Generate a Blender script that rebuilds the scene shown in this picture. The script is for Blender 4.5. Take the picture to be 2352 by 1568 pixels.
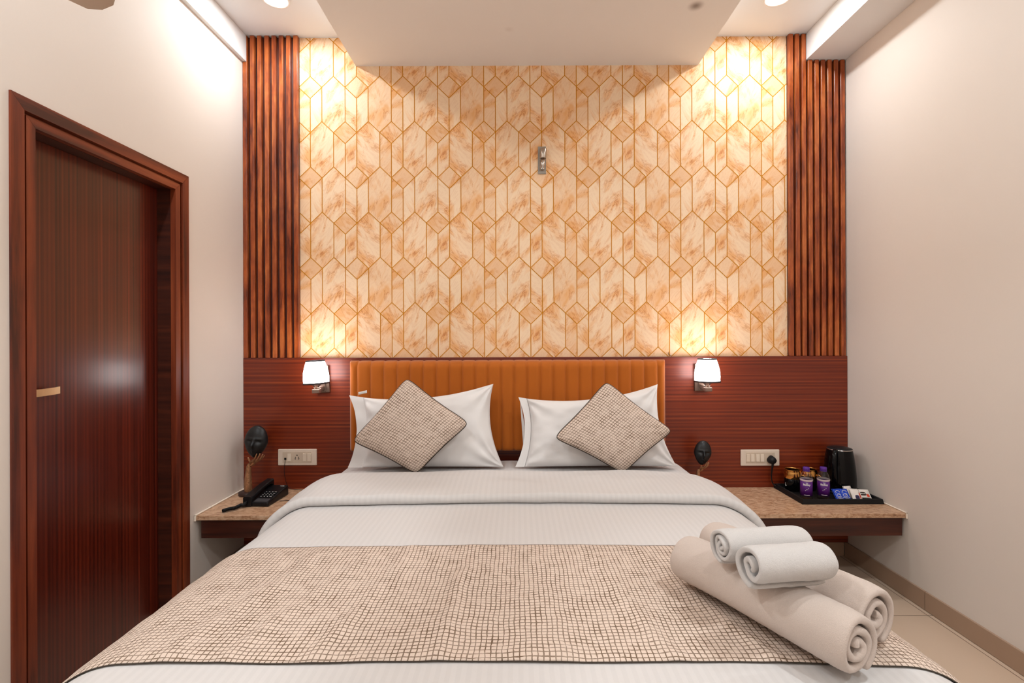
import bpy, bmesh, math, random
from mathutils import Vector, Matrix, Euler, noise
R = math.radians
PI = math.pi
random.seed(7)
for o in list(bpy.data.objects): bpy.data.objects.remove(o)
SC = bpy.context.scene
COL = SC.collection

# ------------------------------------------------------------------ camera
F = 1140.0
cam = bpy.data.cameras.new('camera'); cam_o = bpy.data.objects.new('camera', cam); COL.objects.link(cam_o)
cam.sensor_width = 36.0; cam.lens = 36.0 * F / 2352.0
cam.shift_x = -14 / 2352.0; cam.shift_y = -9 / 2352.0
cam.clip_start = 0.02
cam_o.matrix_world = Matrix.Translation((0, -2.787, 1.23)) @ Matrix.Rotation(R(90), 4, 'X') @ Matrix.Rotation(-0.0036, 4, 'Z')
SC.camera = cam_o

# ------------------------------------------------------------------ world, exposure
w = bpy.data.worlds.new('world'); SC.world = w; w.use_nodes = True
w.node_tree.nodes['Background'].inputs[0].default_value = (1, .93, .86, 1)
w.node_tree.nodes['Background'].inputs[1].default_value = 0.2
vs = SC.view_settings
vs.view_transform = 'Standard'; vs.look = 'None'; vs.gamma = 1; vs.use_curve_mapping = False
vs.exposure = 0.0
DOWN_W = 6.6        # recessed downlights over the bed head
ROOM_W = 15.8        # the room's other downlights, behind the picture edge
SCONCE_W = .75
SHADE_E = 10.0
LCOL = (.94, 1.0, 1.03)

# ------------------------------------------------------------------ helpers
def tag(o, label=None, cat=None, group=None, kind=None):
    if label: o['label'] = label
    if cat: o['category'] = cat
    if group: o['group'] = group
    if kind: o['kind'] = kind
    return o

def empty(name, loc=(0, 0, 0), rz=0, **k):
    o = bpy.data.objects.new(name, None); COL.objects.link(o)
    o.location = loc; o.rotation_euler = (0, 0, rz); o.empty_display_size = .05
    return tag(o, **k)

def mk(name, bm, mats, parent=None, smooth=False, bevel=0, seg=2, subd=0, solid=0, **k):
    bmesh.ops.recalc_face_normals(bm, faces=bm.faces)
    me = bpy.data.meshes.new(name); bm.to_mesh(me); bm.free()
    if not isinstance(mats, (list, tuple)): mats = [mats]
    for m in mats: me.materials.append(m)
    if smooth:
        for p in me.polygons: p.use_smooth = True
    o = bpy.data.objects.new(name, me); COL.objects.link(o)
    if parent: o.parent = parent
    if solid:
        s = o.modifiers.new('solid', 'SOLIDIFY'); s.thickness = solid; s.offset = -1
    if bevel:
        b = o.modifiers.new('bevel', 'BEVEL'); b.width = bevel; b.segments = seg; b.limit_method = 'ANGLE'; b.angle_limit = R(35)
    if subd:
        s = o.modifiers.new('subd', 'SUBSURF'); s.levels = subd; s.render_levels = subd
    return tag(o, **k)

def kids(o): return [c for c in bpy.data.objects if c.parent == o]
def copy_tree(o, parent=None):
    c = o.copy(); COL.objects.link(c); c.parent = parent
    for ch in kids(o): copy_tree(ch, c)
    return c

def bx(bm, x0, x1, y0, y1, z0, z1, mi=0):
    v = [bm.verts.new((x, y, z)) for x in (x0, x1) for y in (y0, y1) for z in (z0, z1)]
    for f in ((0, 1, 3, 2), (4, 6, 7, 5), (0, 4, 5, 1), (2, 3, 7, 6), (0, 2, 6, 4), (1, 5, 7, 3)):
        bm.faces.new([v[i] for i in f]).material_index = mi
    return v
def box(name, dims, m, parent=None, **k):
    bm = bmesh.new(); bx(bm, *dims); return mk(name, bm, m, parent, **k)

def lathe(bm, prof, n=40, mi=0, M=None, sx=1, sy=1):
    rings = []
    for r, z in prof:
        if r < 1e-6:
            rings.append([bm.verts.new((0, 0, z))])
        else:
            rings.append([bm.verts.new((r * sx * math.cos(2 * PI * i / n), r * sy * math.sin(2 * PI * i / n), z)) for i in range(n)])
    for a, b in zip(rings, rings[1:]):
        for i in range(n):
            j = (i + 1) % n
            if len(a) == 1 and len(b) == 1: continue
            if len(a) == 1: f = bm.faces.new((a[0], b[i], b[j]))
            elif len(b) == 1: f = bm.faces.new((a[i], a[j], b[0]))
            else: f = bm.faces.new((a[i], a[j], b[j], b[i]))
            f.material_index = mi; f.smooth = True
    if M:
        bmesh.ops.transform(bm, matrix=M, verts=[v for r in rings for v in r])

def smooth_path(pts, sub=6):
    pts = [Vector(p) for p in pts]; out = []
    n = len(pts)
    for i in range(n - 1):
        p0 = pts[max(i - 1, 0)]; p1 = pts[i]; p2 = pts[i + 1]; p3 = pts[min(i + 2, n - 1)]
        for k in range(sub):
            t = k / sub
            out.append(.5 * ((2 * p1) + (p2 - p0) * t + (2 * p0 - 5 * p1 + 4 * p2 - p3) * t * t + (3 * p1 - p0 - 3 * p2 + p3) * t ** 3))
    out.append(pts[-1]); return out

def tube(bm, pts, rad, n=10, mi=0, closed=False):
    pts = [Vector(p) for p in pts]; N = len(pts)
    if not hasattr(rad, '__len__'): rad = [rad] * N
    elif len(rad) != N:
        m = len(rad); rad = [rad[min(int(i / (N - 1) * (m - 1)), m - 2)] * (1 - (i / (N - 1) * (m - 1) - min(int(i / (N - 1) * (m - 1)), m - 2))) +
                             rad[min(int(i / (N - 1) * (m - 1)), m - 2) + 1] * (i / (N - 1) * (m - 1) - min(int(i / (N - 1) * (m - 1)), m - 2)) for i in range(N)]
    ref = Vector((0.13, 0.27, 1)).normalized(); rings = []
    for i, p in enumerate(pts):
        if closed: d = pts[(i + 1) % N] - pts[i - 1]
        else: d = pts[min(i + 1, N - 1)] - pts[max(i - 1, 0)]
        d.normalize()
        a = d.cross(ref)
        if a.length < 1e-4: a = d.cross(Vector((1, 0, 0)))
        a.normalize(); b = d.cross(a); ref = b.cross(d) if False else ref
        rings.append([bm.verts.new(p + rad[i] * (a * math.cos(2 * PI * k / n) + b * math.sin(2 * PI * k / n))) for k in range(n)])
    rr = list(zip(rings, rings[1:]))
    if closed: rr.append((rings[-1], rings[0]))
    for r0, r1 in rr:
        for k in range(n):
            f = bm.faces.new((r0[k], r0[(k + 1) % n], r1[(k + 1) % n], r1[k])); f.smooth = True; f.material_index = mi
    if not closed:
        bm.faces.new(rings[0][::-1]).material_index = mi; bm.faces.new(rings[-1]).material_index = mi

def blob(bm, c, r, sx=1, sy=1, sz=1, n=16, mi=0):
    M = Matrix.Translation(c) @ Matrix.Diagonal((sx, sy, sz, 1))
    res = bmesh.ops.create_uvsphere(bm, u_segments=n, v_segments=n // 2 + 2, radius=r, matrix=M)
    for v in res['verts']:
        for f in v.link_faces: f.smooth = True; f.material_index = mi

def grid(bm, nu, nv, fn, uvfn=None, mi=0, close_u=False):
    V = [[bm.verts.new(fn(i / (nu - 1), j / (nv - 1))) for j in range(nv)] for i in range(nu)]
    uvl = bm.loops.layers.uv.verify() if uvfn else None
    for i in range(nu - 1):
        for j in range(nv - 1):
            f = bm.faces.new((V[i][j], V[i + 1][j], V[i + 1][j + 1], V[i][j + 1])); f.smooth = True; f.material_index = mi
            if uvfn:
                for l, (a, b) in zip(f.loops, ((i, j), (i + 1, j), (i + 1, j + 1), (i, j + 1))):
                    l[uvl].uv = uvfn(a / (nu - 1), b / (nv - 1))
    return V

def nz(x, y, z=0.0, s=1.0): return noise.noise(Vector((x * s, y * s, z)))

def text_obj(txt, size, m, parent, M, bend=None, ext=.0003, font_bold=0.0, sx=1.0, name='lettering', **k):
    cu = bpy.data.curves.new('t', 'FONT'); cu.body = txt; cu.size = size; cu.align_x = 'CENTER'; cu.align_y = 'CENTER'
    cu.extrude = ext; cu.offset = font_bold; cu.resolution_u = 4
    to = bpy.data.objects.new('t', cu)
    me = to.to_mesh().copy(); to.to_mesh_clear()
    bpy.data.objects.remove(to); bpy.data.curves.remove(cu)
    for v in me.vertices:
        v.co.x *= sx
        if bend:
            a = v.co.x / bend; r = bend + v.co.z
            v.co.x = r * math.sin(a); v.co.z = r * math.cos(a) - bend
    me.materials.clear(); me.materials.append(m)
    me.name = name
    o = bpy.data.objects.new(name, me); COL.objects.link(o); o.parent = parent; o.matrix_local = M
    return tag(o, **k)
FACE = Matrix.Rotation(R(90), 4, 'X')       # text facing the room (-y)

# ------------------------------------------------------------------ materials
def nt(name):
    m = bpy.data.materials.new(name); m.use_nodes = True
    t = m.node_tree; b = t.nodes['Principled BSDF']
    def N(kind, **k):
        n = t.nodes.new(kind)
        for a, v in k.items():
            if a.startswith('i_'):
                key = a[2:]; key = int(key) if key.isdigit() else key.replace('_', ' ')
                n.inputs[key].default_value = v
            else: setattr(n, a, v)
        return n
    return m, t, b, N
def c4(c): return (c[0], c[1], c[2], 1)
def srgb(r, g, b):
    f = lambda u: (u / 255 / 12.92) if u / 255 <= .04045 else ((u / 255 + .055) / 1.055) ** 2.4
    return (f(r), f(g), f(b))

def plain(name, col, rough=.5, metal=0, spec=.5, bump=0, bscale=300, var=0, vscale=6, sheen=0, coat=0, emis=0, ecol=None, trans=0, ior=1.45, coord='Object'):
    m, t, b, N = nt(name)
    b.inputs['Base Color'].default_value = c4(col); b.inputs['Roughness'].default_value = rough
    b.inputs['Metallic'].default_value = metal; b.inputs['Specular IOR Level'].default_value = spec
    b.inputs['IOR'].default_value = ior
    if sheen: b.inputs['Sheen Weight'].default_value = sheen; b.inputs['Sheen Roughness'].default_value = .4
    if coat: b.inputs['Coat Weight'].default_value = coat; b.inputs['Coat Roughness'].default_value = .08
    if trans: b.inputs['Transmission Weight'].default_value = trans
    if emis: b.inputs['Emission Strength'].default_value = emis; b.inputs['Emission Color'].default_value = c4(ecol or col)
    tc = N('ShaderNodeTexCoord')
    if bump:
        n = N('ShaderNodeTexNoise', i_Scale=bscale, i_Detail=4.0); t.links.new(tc.outputs[coord], n.inputs['Vector'])
        bp = N('ShaderNodeBump', i_Strength=bump, i_Distance=.002); t.links.new(n.outputs['Fac'], bp.inputs['Height']); t.links.new(bp.outputs[0], b.inputs['Normal'])
    if var:
        n = N('ShaderNodeTexNoise', i_Scale=vscale, i_Detail=5.0); t.links.new(tc.outputs[coord], n.inputs['Vector'])
        mx = N('ShaderNodeMix', data_type='RGBA'); t.links.new(n.outputs['Fac'], mx.inputs[0])
        mx.inputs[6].default_value = c4([c * (1 - var) for c in col]); mx.inputs[7].default_value = c4([min(1, c * (1 + var)) for c in col])
        t.links.new(mx.outputs[2], b.inputs['Base Color'])
    return m

def wood(name, cols, scale, rough=.35, coat=0, fig=0, bump=.15, wave=None):
    m, t, b, N = nt(name)
    tc = N('ShaderNodeTexCoord'); mp = N('ShaderNodeMapping'); mp.inputs['Scale'].default_value = scale
    t.links.new(tc.outputs['Object'], mp.inputs[0])
    n = N('ShaderNodeTexNoise', i_Scale=1.0, i_Detail=5.0, i_Roughness=.6, i_Distortion=.3); t.links.new(mp.outputs[0], n.inputs['Vector'])
    fac = n.outputs['Fac']
    if wave:
        wv = N('ShaderNodeTexWave', wave_type='BANDS', bands_direction=wave[0], i_Scale=wave[1], i_Distortion=1.2, i_Detail=2.0); wv.inputs['Detail Scale'].default_value = 1.5
        mw = N('ShaderNodeMapping'); mw.inputs['Scale'].default_value = wave[2]; t.links.new(tc.outputs['Object'], mw.inputs[0]); t.links.new(mw.outputs[0], wv.inputs['Vector'])
        mm = N('ShaderNodeMapRange'); mm.inputs[3].default_value = .36; mm.inputs[4].default_value = .62; t.links.new(wv.outputs['Fac'], mm.inputs[0])
        mf = N('ShaderNodeMix'); mf.inputs[0].default_value = .42; t.links.new(fac, mf.inputs[2]); t.links.new(mm.outputs[0], mf.inputs[3]); fac = mf.outputs[0]
    cr = N('ShaderNodeValToRGB'); t.links.new(fac, cr.inputs[0])
    e = cr.color_ramp.elements; pos = [.32, .44, .54, .66]
    e[0].position = pos[0]; e[0].color = c4(cols[0]); e[1].position = pos[-1]; e[1].color = c4(cols[-1])
    for p, c in zip(pos[1:-1], cols[1:-1]): e.new(p).color = c4(c)
    out = cr.outputs[0]
    if fig:
        n2 = N('ShaderNodeTexNoise', i_Scale=9.0, i_Detail=3.0, i_Distortion=1.2); t.links.new(tc.outputs['Object'], n2.inputs['Vector'])
        mx = N('ShaderNodeMix', data_type='RGBA', blend_type='OVERLAY'); mx.inputs[0].default_value = fig
        t.links.new(out, mx.inputs[6]); t.links.new(n2.outputs['Fac'], mx.inputs[7]); out = mx.outputs[2]
    t.links.new(out, b.inputs['Base Color'])
    b.inputs['Roughness'].default_value = rough
    if coat: b.inputs['Coat Weight'].default_value = coat; b.inputs['Coat Roughness'].default_value = .2
    bp = N('ShaderNodeBump', i_Strength=bump, i_Distance=.001); t.links.new(n.outputs['Fac'], bp.inputs['Height']); t.links.new(bp.outputs[0], b.inputs['Normal'])
    return m

def grid_fabric(name, pitch=.0118):
    m, t, b, N = nt(name)
    uv = N('ShaderNodeUVMap')
    n1 = N('ShaderNodeTexNoise', i_Scale=60.0, i_Detail=2.0); t.links.new(uv.outputs[0], n1.inputs['Vector'])
    n0 = N('ShaderNodeTexNoise', i_Scale=9.0, i_Detail=1.0); t.links.new(uv.outputs[0], n0.inputs['Vector'])
    def off(n, amt, prev):
        s = N('ShaderNodeVectorMath', operation='SUBTRACT'); t.links.new(n.outputs['Color'], s.inputs[0]); s.inputs[1].default_value = (.5, .5, .5)
        k = N('ShaderNodeVectorMath', operation='SCALE'); t.links.new(s.outputs[0], k.inputs[0]); k.inputs['Scale'].default_value = amt
        a = N('ShaderNodeVectorMath', operation='ADD'); t.links.new(prev, a.inputs[0]); t.links.new(k.outputs[0], a.inputs[1]); return a.outputs[0]
    v = off(n1, .0035, uv.outputs[0]); v = off(n0, .012, v)
    sp = N('ShaderNodeSeparateXYZ'); t.links.new(v, sp.inputs[0])
    def M(op, a, bb=None, clamp=False):
        n = N('ShaderNodeMath', operation=op, use_clamp=clamp)
        for i, x in enumerate((a, bb)):
            if x is None: continue
            if isinstance(x, (int, float)): n.inputs[i].default_value = x
            else: t.links.new(x, n.inputs[i])
        return n.outputs[0]
    nw = N('ShaderNodeTexNoise', i_Scale=38.0, i_Detail=2.0); t.links.new(uv.outputs[0], nw.inputs['Vector'])
    wid = M('MULTIPLY_ADD', nw.outputs['Fac'], .20); 
    wn = wid.node; wn.inputs[2].default_value = -.005
    def line(c):
        f = M('ABSOLUTE', M('SUBTRACT', M('FRACT', M('DIVIDE', c, pitch)), .5))
        d = M('SUBTRACT', .5, f)                      # distance to line, in pitch units
        s = M('DIVIDE', M('SUBTRACT', M('ADD', wid, .03), d), .05, True)
        return s
    L = M('MAXIMUM', line(sp.outputs[0]), line(sp.outputs[1]))
    n3 = N('ShaderNodeTexNoise', i_Scale=14.0, i_Detail=3.0); t.links.new(uv.outputs[0], n3.inputs['Vector'])
    st = M('MULTIPLY', L, M('MULTIPLY_ADD', n3.outputs['Fac'], .9))
    st.node.inputs[0].links[0].from_node; 
    st.node.inputs[1].links[0].from_node.inputs[2].default_value = .42
    st = M('MINIMUM', st, 1.0)
    wv = N('ShaderNodeTexNoise', i_Scale=900.0, i_Detail=2.0); t.links.new(uv.outputs[0], wv.inputs['Vector'])
    base = N('ShaderNodeMix', data_type='RGBA'); t.links.new(wv.outputs['Fac'], base.inputs[0])
    base.inputs[6].default_value = c4(srgb(204, 182, 166)); base.inputs[7].default_value = c4(srgb(236, 218, 204))
    mx = N('ShaderNodeMix', data_type='RGBA'); t.links.new(st, mx.inputs[0]); t.links.new(base.outputs[2], mx.inputs[6]); mx.inputs[7].default_value = c4(srgb(116, 94, 76))
    t.links.new(mx.outputs[2], b.inputs['Base Color']); b.inputs['Roughness'].default_value = .9; b.inputs['Specular IOR Level'].default_value = .15
    bp = N('ShaderNodeBump', i_Strength=.35, i_Distance=.0015); t.links.new(M('SUBTRACT', wv.outputs['Fac'], L), bp.inputs['Height']); t.links.new(bp.outputs[0], b.inputs['Normal'])
    return m

def linen(name, col):                       # satin-striped hotel cotton
    m, t, b, N = nt(name)
    uv = N('ShaderNodeUVMap'); sp = N('ShaderNodeSeparateXYZ'); t.links.new(uv.outputs[0], sp.inputs[0])
    a = N('ShaderNodeMath', operation='MULTIPLY'); t.links.new(sp.outputs[0], a.inputs[0]); a.inputs[1].default_value = 2 * PI / .020
    s = N('ShaderNodeMath', operation='SINE'); t.links.new(a.outputs[0], s.inputs[0])
    g = N('ShaderNodeMath', operation='GREATER_THAN'); t.links.new(s.outputs[0], g.inputs[0]); g.inputs[1].default_value = 0
    mx = N('ShaderNodeMix', data_type='RGBA'); t.links.new(g.outputs[0], mx.inputs[0])
    mx.inputs[6].default_value = c4(col); mx.inputs[7].default_value = c4([c * .965 for c in col])
    t.links.new(mx.outputs[2], b.inputs['Base Color'])
    b.inputs['Roughness'].default_value = .75; b.inputs['Specular IOR Level'].default_value = .25
    n = N('ShaderNodeTexNoise', i_Scale=22.0, i_Detail=5.0, i_Roughness=.55); t.links.new(uv.outputs[0], n.inputs['Vector'])
    bp = N('ShaderNodeBump', i_Strength=.12, i_Distance=.01); t.links.new(n.outputs['Fac'], bp.inputs['Height']); t.links.new(bp.outputs[0], b.inputs['Normal'])
    return m

def terry(name, col):
    m, t, b, N = nt(name)
    tc = N('ShaderNodeTexCoord')
    n = N('ShaderNodeTexNoise', i_Scale=700.0, i_Detail=3.0, i_Roughness=.7); t.links.new(tc.outputs['Object'], n.inputs['Vector'])
    n2 = N('ShaderNodeTexNoise', i_Scale=60.0, i_Detail=4.0); t.links.new(tc.outputs['Object'], n2.inputs['Vector'])
    mx = N('ShaderNodeMix', data_type='RGBA'); t.links.new(n.outputs['Fac'], mx.inputs[0])
    mx.inputs[6].default_value = c4([c * .78 for c in col]); mx.inputs[7].default_value = c4([min(1, c * 1.15) for c in col])
    t.links.new(mx.outputs[2], b.inputs['Base Color']); b.inputs['Roughness'].default_value = 1; b.inputs['Specular IOR Level'].default_value = .05
    b.inputs['Sheen Weight'].default_value = .25
    ad = N('ShaderNodeMath', operation='ADD'); t.links.new(n.outputs['Fac'], ad.inputs[0]); t.links.new(n2.outputs['Fac'], ad.inputs[1])
    bp = N('ShaderNodeBump', i_Strength=.7, i_Distance=.0022); t.links.new(ad.outputs[0], bp.inputs['Height']); t.links.new(bp.outputs[0], b.inputs['Normal'])
    return m

def marble_paper(name):
    m, t, b, N = nt(name)
    uv = N('ShaderNodeUVMap')
    mp = N('ShaderNodeMapping'); mp.inputs['Scale'].default_value = (26, 6.5, 1); t.links.new(uv.outputs[0], mp.inputs[0])
    n = N('ShaderNodeTexNoise', i_Scale=1.0, i_Detail=6.0, i_Roughness=.62, i_Distortion=1.6); t.links.new(mp.outputs[0], n.inputs['Vector'])
    def M(op, a, bb=None, clamp=False, c=None):
        q = N('ShaderNodeMath', operation=op, use_clamp=clamp)
        for i, x in enumerate((a, bb, c)):
            if x is None: continue
            if isinstance(x, (int, float)): q.inputs[i].default_value = x
            else: t.links.new(x, q.inputs[i])
        return q.outputs[0]
    vein = M('SUBTRACT', 1.0, M('DIVIDE', M('ABSOLUTE', M('SUBTRACT', n.outputs['Fac'], .5)), .035), True)
    mp2 = N('ShaderNodeMapping'); mp2.inputs['Scale'].default_value = (15, 6, 1); t.links.new(uv.outputs[0], mp2.inputs[0])
    n2 = N('ShaderNodeTexNoise', i_Scale=1.0, i_Detail=4.0, i_Distortion=.8); t.links.new(mp2.outputs[0], n2.inputs['Vector'])
    msk = M('DIVIDE', M('SUBTRACT', n2.outputs['Fac'], .44), .2, True)
    va = N('ShaderNodeVertexColor', layer_name='tone')
    sp = N('ShaderNodeSeparateColor'); t.links.new(va.outputs[0], sp.inputs[0])
    c1 = N('ShaderNodeMix', data_type='RGBA'); t.links.new(M('MULTIPLY', msk, .75), c1.inputs[0])
    c1.inputs[6].default_value = c4(srgb(247, 217, 183)); c1.inputs[7].default_value = c4(srgb(235, 166, 94))
    c2 = N('ShaderNodeMix', data_type='RGBA'); t.links.new(M('MULTIPLY', vein, M('MULTIPLY_ADD', msk, .6, c=.12)), c2.inputs[0])
    t.links.new(c1.outputs[2], c2.inputs[6]); c2.inputs[7].default_value = c4(srgb(186, 92, 24))
    c3 = N('ShaderNodeMix', data_type='RGBA'); t.links.new(M('MULTIPLY', sp.outputs[0], .52), c3.inputs[0])
    t.links.new(c2.outputs[2], c3.inputs[6]); c3.inputs[7].default_value = c4(srgb(224, 154, 84))
    t.links.new(c3.outputs[2], b.inputs['Base Color']); b.inputs['Roughness'].default_value = .5; b.inputs['Specular IOR Level'].default_value = .3
    return m

def stone(name):
    m, t, b, N = nt(name)
    tc = N('ShaderNodeTexCoord'); mp = N('ShaderNodeMapping'); mp.inputs['Scale'].default_value = (30, 70, 60); t.links.new(tc.outputs['Object'], mp.inputs[0])
    n = N('ShaderNodeTexNoise', i_Scale=1.0, i_Detail=8.0, i_Roughness=.75, i_Distortion=.6); t.links.new(mp.outputs[0], n.inputs['Vector'])
    cr = N('ShaderNodeValToRGB'); t.links.new(n.outputs['Fac'], cr.inputs[0]); e = cr.color_ramp.elements
    e[0].position = .3; e[0].color = c4(srgb(96, 62, 44)); e[1].position = .7; e[1].color = c4(srgb(222, 192, 164))
    e.new(.43).color = c4(srgb(168, 124, 92)); e.new(.52).color = c4(srgb(198, 160, 128))
    t.links.new(cr.outputs[0], b.inputs['Base Color']); b.inputs['Roughness'].default_value = .32
    return m

def tile_floor(name):
    m, t, b, N = nt(name)
    tc = N('ShaderNodeTexCoord')
    br = N('ShaderNodeTexBrick'); br.offset = 0; br.inputs['Scale'].default_value = 1; br.inputs['Brick Width'].default_value = .6; br.inputs['Row Height'].default_value = .6
    br.inputs['Mortar Size'].default_value = .0018; t.links.new(tc.outputs['Object'], br.inputs['Vector'])
    br.inputs['Color1'].default_value = c4(srgb(206, 182, 160)); br.inputs['Color2'].default_value = c4(srgb(202, 178, 156)); br.inputs['Mortar'].default_value = c4(srgb(110, 88, 72))
    t.links.new(br.outputs[0], b.inputs['Base Color']); b.inputs['Roughness'].default_value = .3
    return m

def plaster(name, col, soft_spots=()):
    m, t, b, N = nt(name)
    tc = N('ShaderNodeTexCoord')
    n = N('ShaderNodeTexNoise', i_Scale=2.2, i_Detail=4.0); t.links.new(tc.outputs['Object'], n.inputs['Vector'])
    mx = N('ShaderNodeMix', data_type='RGBA'); t.links.new(n.outputs['Fac'], mx.inputs[0])
    mx.inputs[6].default_value = c4([c * .97 for c in col]); mx.inputs[7].default_value = c4([min(1, c * 1.02) for c in col]); out = mx.outputs[2]
    for (p, r, s, cc) in soft_spots:            # round spots blended into the paint colour, fading outwards
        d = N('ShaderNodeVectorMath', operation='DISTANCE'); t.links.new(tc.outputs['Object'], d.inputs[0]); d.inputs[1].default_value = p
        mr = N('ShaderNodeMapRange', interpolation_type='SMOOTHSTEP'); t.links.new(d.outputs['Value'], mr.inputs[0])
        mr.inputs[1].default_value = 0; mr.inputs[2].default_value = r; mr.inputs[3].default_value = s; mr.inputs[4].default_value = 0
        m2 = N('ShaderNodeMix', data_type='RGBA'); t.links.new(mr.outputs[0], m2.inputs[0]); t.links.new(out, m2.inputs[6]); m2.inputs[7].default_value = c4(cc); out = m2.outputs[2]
    t.links.new(out, b.inputs['Base Color']); b.inputs['Roughness'].default_value = .6; b.inputs['Specular IOR Level'].default_value = .25
    n2 = N('ShaderNodeTexNoise', i_Scale=90.0, i_Detail=3.0); t.links.new(tc.outputs['Object'], n2.inputs['Vector'])
    bp = N('ShaderNodeBump', i_Strength=.06, i_Distance=.003); t.links.new(n2.outputs['Fac'], bp.inputs['Height']); t.links.new(bp.outputs[0], b.inputs['Normal'])
    return m

WALLC = srgb(226, 216, 207)
M_wall = plaster('wall_paint', WALLC)
M_ceil = plaster('ceiling_paint', srgb(232, 232, 232))
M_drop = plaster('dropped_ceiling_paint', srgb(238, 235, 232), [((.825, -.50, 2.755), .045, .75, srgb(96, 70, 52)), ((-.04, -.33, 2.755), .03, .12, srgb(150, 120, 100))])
M_door = wood('door_veneer', [srgb(44, 9, 3), srgb(72, 17, 6), srgb(88, 25, 9), srgb(112, 38, 16)], (3, 75, .5), rough=.3, coat=.28, wave=('Y', 19, (.1, 1, .04)))
M_frame = wood('door_frame_wood', [srgb(62, 20, 8), srgb(104, 40, 18), srgb(122, 52, 24), srgb(142, 68, 36)], (20, 22, 1.3), rough=.42, coat=.05)
M_panel = wood('panel_veneer', [srgb(76, 20, 3), srgb(102, 31, 7), srgb(120, 42, 12), srgb(152, 68, 28)], (.9, .9, 105), rough=.38, coat=.1, wave=('Z', 15.5, (.12, .12, 1)))
M_slat = wood('slat_wood', [srgb(84, 28, 6), srgb(136, 58, 20), srgb(160, 76, 30), srgb(186, 100, 46)], (26, 20, 4), rough=.32, coat=.15, fig=.4)
M_slatback = wood('slat_backing', [srgb(40, 10, 4), srgb(60, 18, 8), srgb(74, 26, 12), srgb(90, 34, 18)], (26, 20, 2), rough=.5)
M_fascia = wood('fascia_veneer', [srgb(38, 12, 6), srgb(56, 20, 10), srgb(64, 25, 13), srgb(80, 34, 18)], (2, 2, 40), rough=.4)
M_paper = marble_paper('marble_wallpaper')
M_gold = plain('ochre_line', srgb(200, 128, 12), .6, spec=.15)
M_velvet = plain('tan_velvet', srgb(180, 96, 27), .75, spec=.2, var=.10, vscale=5, sheen=.5, bump=.15, bscale=700)
M_sheet = linen('white_sheet', srgb(211, 207, 205))
M_pcase = plain('white_pillowcase', srgb(228, 224, 222), .8, spec=.2, bump=.25, bscale=14)
M_grid = grid_fabric('grid_fabric')
M_piping = plain('dark_piping', srgb(60, 50, 40), .7)
M_towel = terry('beige_terry', srgb(212, 195, 184))
M_towelw = terry('white_terry', srgb(214, 209, 206))
M_stone = stone('beige_granite')
M_floor = tile_floor('floor_tiles')
M_skirt = plain('skirting_tile', srgb(170, 142, 120), .3, var=.04)
M_grout = plain('grout', srgb(80, 62, 50), .9)
M_caulk = plain('white_caulk', srgb(240, 226, 210), .8, bump=.4, bscale=80)
M_bronze = plain('antique_brass', srgb(124, 106, 96), .3, metal=.85, bump=.2, bscale=60)
M_brass = plain('scratched_brass', srgb(206, 176, 136), .38, metal=.85, var=.15, vscale=40)
M_darkmetal = plain('dark_rim', srgb(58, 52, 56), .45, metal=.3)
M_chrome = plain('chrome', srgb(205, 200, 195), .15, metal=1)
M_nickel = plain('brushed_nickel', srgb(170, 158, 146), .25, metal=.95)
M_acrylic = plain('frosted_acrylic', srgb(206, 200, 190), .25, trans=.55)
M_blackg = plain('gloss_black', (.002, .002, .0025), .09, spec=.25)
M_blackm = plain('satin_black', (.008, .008, .009), .45, spec=.3)
M_blackp = plain('phone_black', srgb(20, 19, 21), .35, spec=.35)
M_greyp = plain('phone_grey', srgb(66, 64, 66), .4)
M_white = plain('white_print', srgb(232, 228, 222), .6)
M_cream = plain('cream_plastic', srgb(224, 208, 192), .35)
M_cream2 = plain('cream_plastic_warm', srgb(206, 188, 168), .4)
M_rocker = plain('rocker_plastic', srgb(228, 214, 196), .3)
M_hole = plain('black_hole', (.004, .004, .004), .6)
M_goldm = plain('polished_gold', srgb(226, 170, 96), .18, metal=1)
M_mask = plain('mask_black', srgb(17, 18, 20), .42, bump=.1, bscale=50)
M_armc = plain('carved_bronze', srgb(168, 122, 88), .35, metal=.6, bump=1.0, bscale=160, var=.6, vscale=90)
M_basew = plain('dark_base', srgb(54, 34, 30), .4)
M_purple = plain('purple_label', srgb(80, 22, 112), .4)
M_cap = plain('purple_cap', srgb(84, 40, 140), .4)
M_pet = plain('clear_plastic', (.95, .95, .95), .05, trans=1, ior=1.3)
M_water = plain('water', (.98, .98, .98), .0, trans=1, ior=1.33)
M_band = plain('pink_band', srgb(206, 186, 190), .5)
M_blue = plain('blue_foil', srgb(30, 70, 190), .3, var=.3, vscale=60)
M_sachw = plain('white_sachet', srgb(226, 216, 208), .4, var=.06, vscale=60)
M_sachr = plain('red_print', srgb(206, 62, 34), .4)
M_sachn = plain('navy_print', srgb(44, 34, 70), .4)
M_sachb = plain('brown_print', srgb(44, 22, 12), .4)
M_fan = plain('fan_beige', srgb(196, 172, 150), .4)
M_shade = plain('lit_opal_glass', srgb(255, 250, 246), .4, emis=SHADE_E, ecol=(1, .96, .95))
M_led = plain('lit_diffuser', (1, 1, 1), .5, emis=14, ecol=(1, .99, .98))
M_trimw = plain('white_trim', srgb(240, 236, 230), .4)

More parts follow.
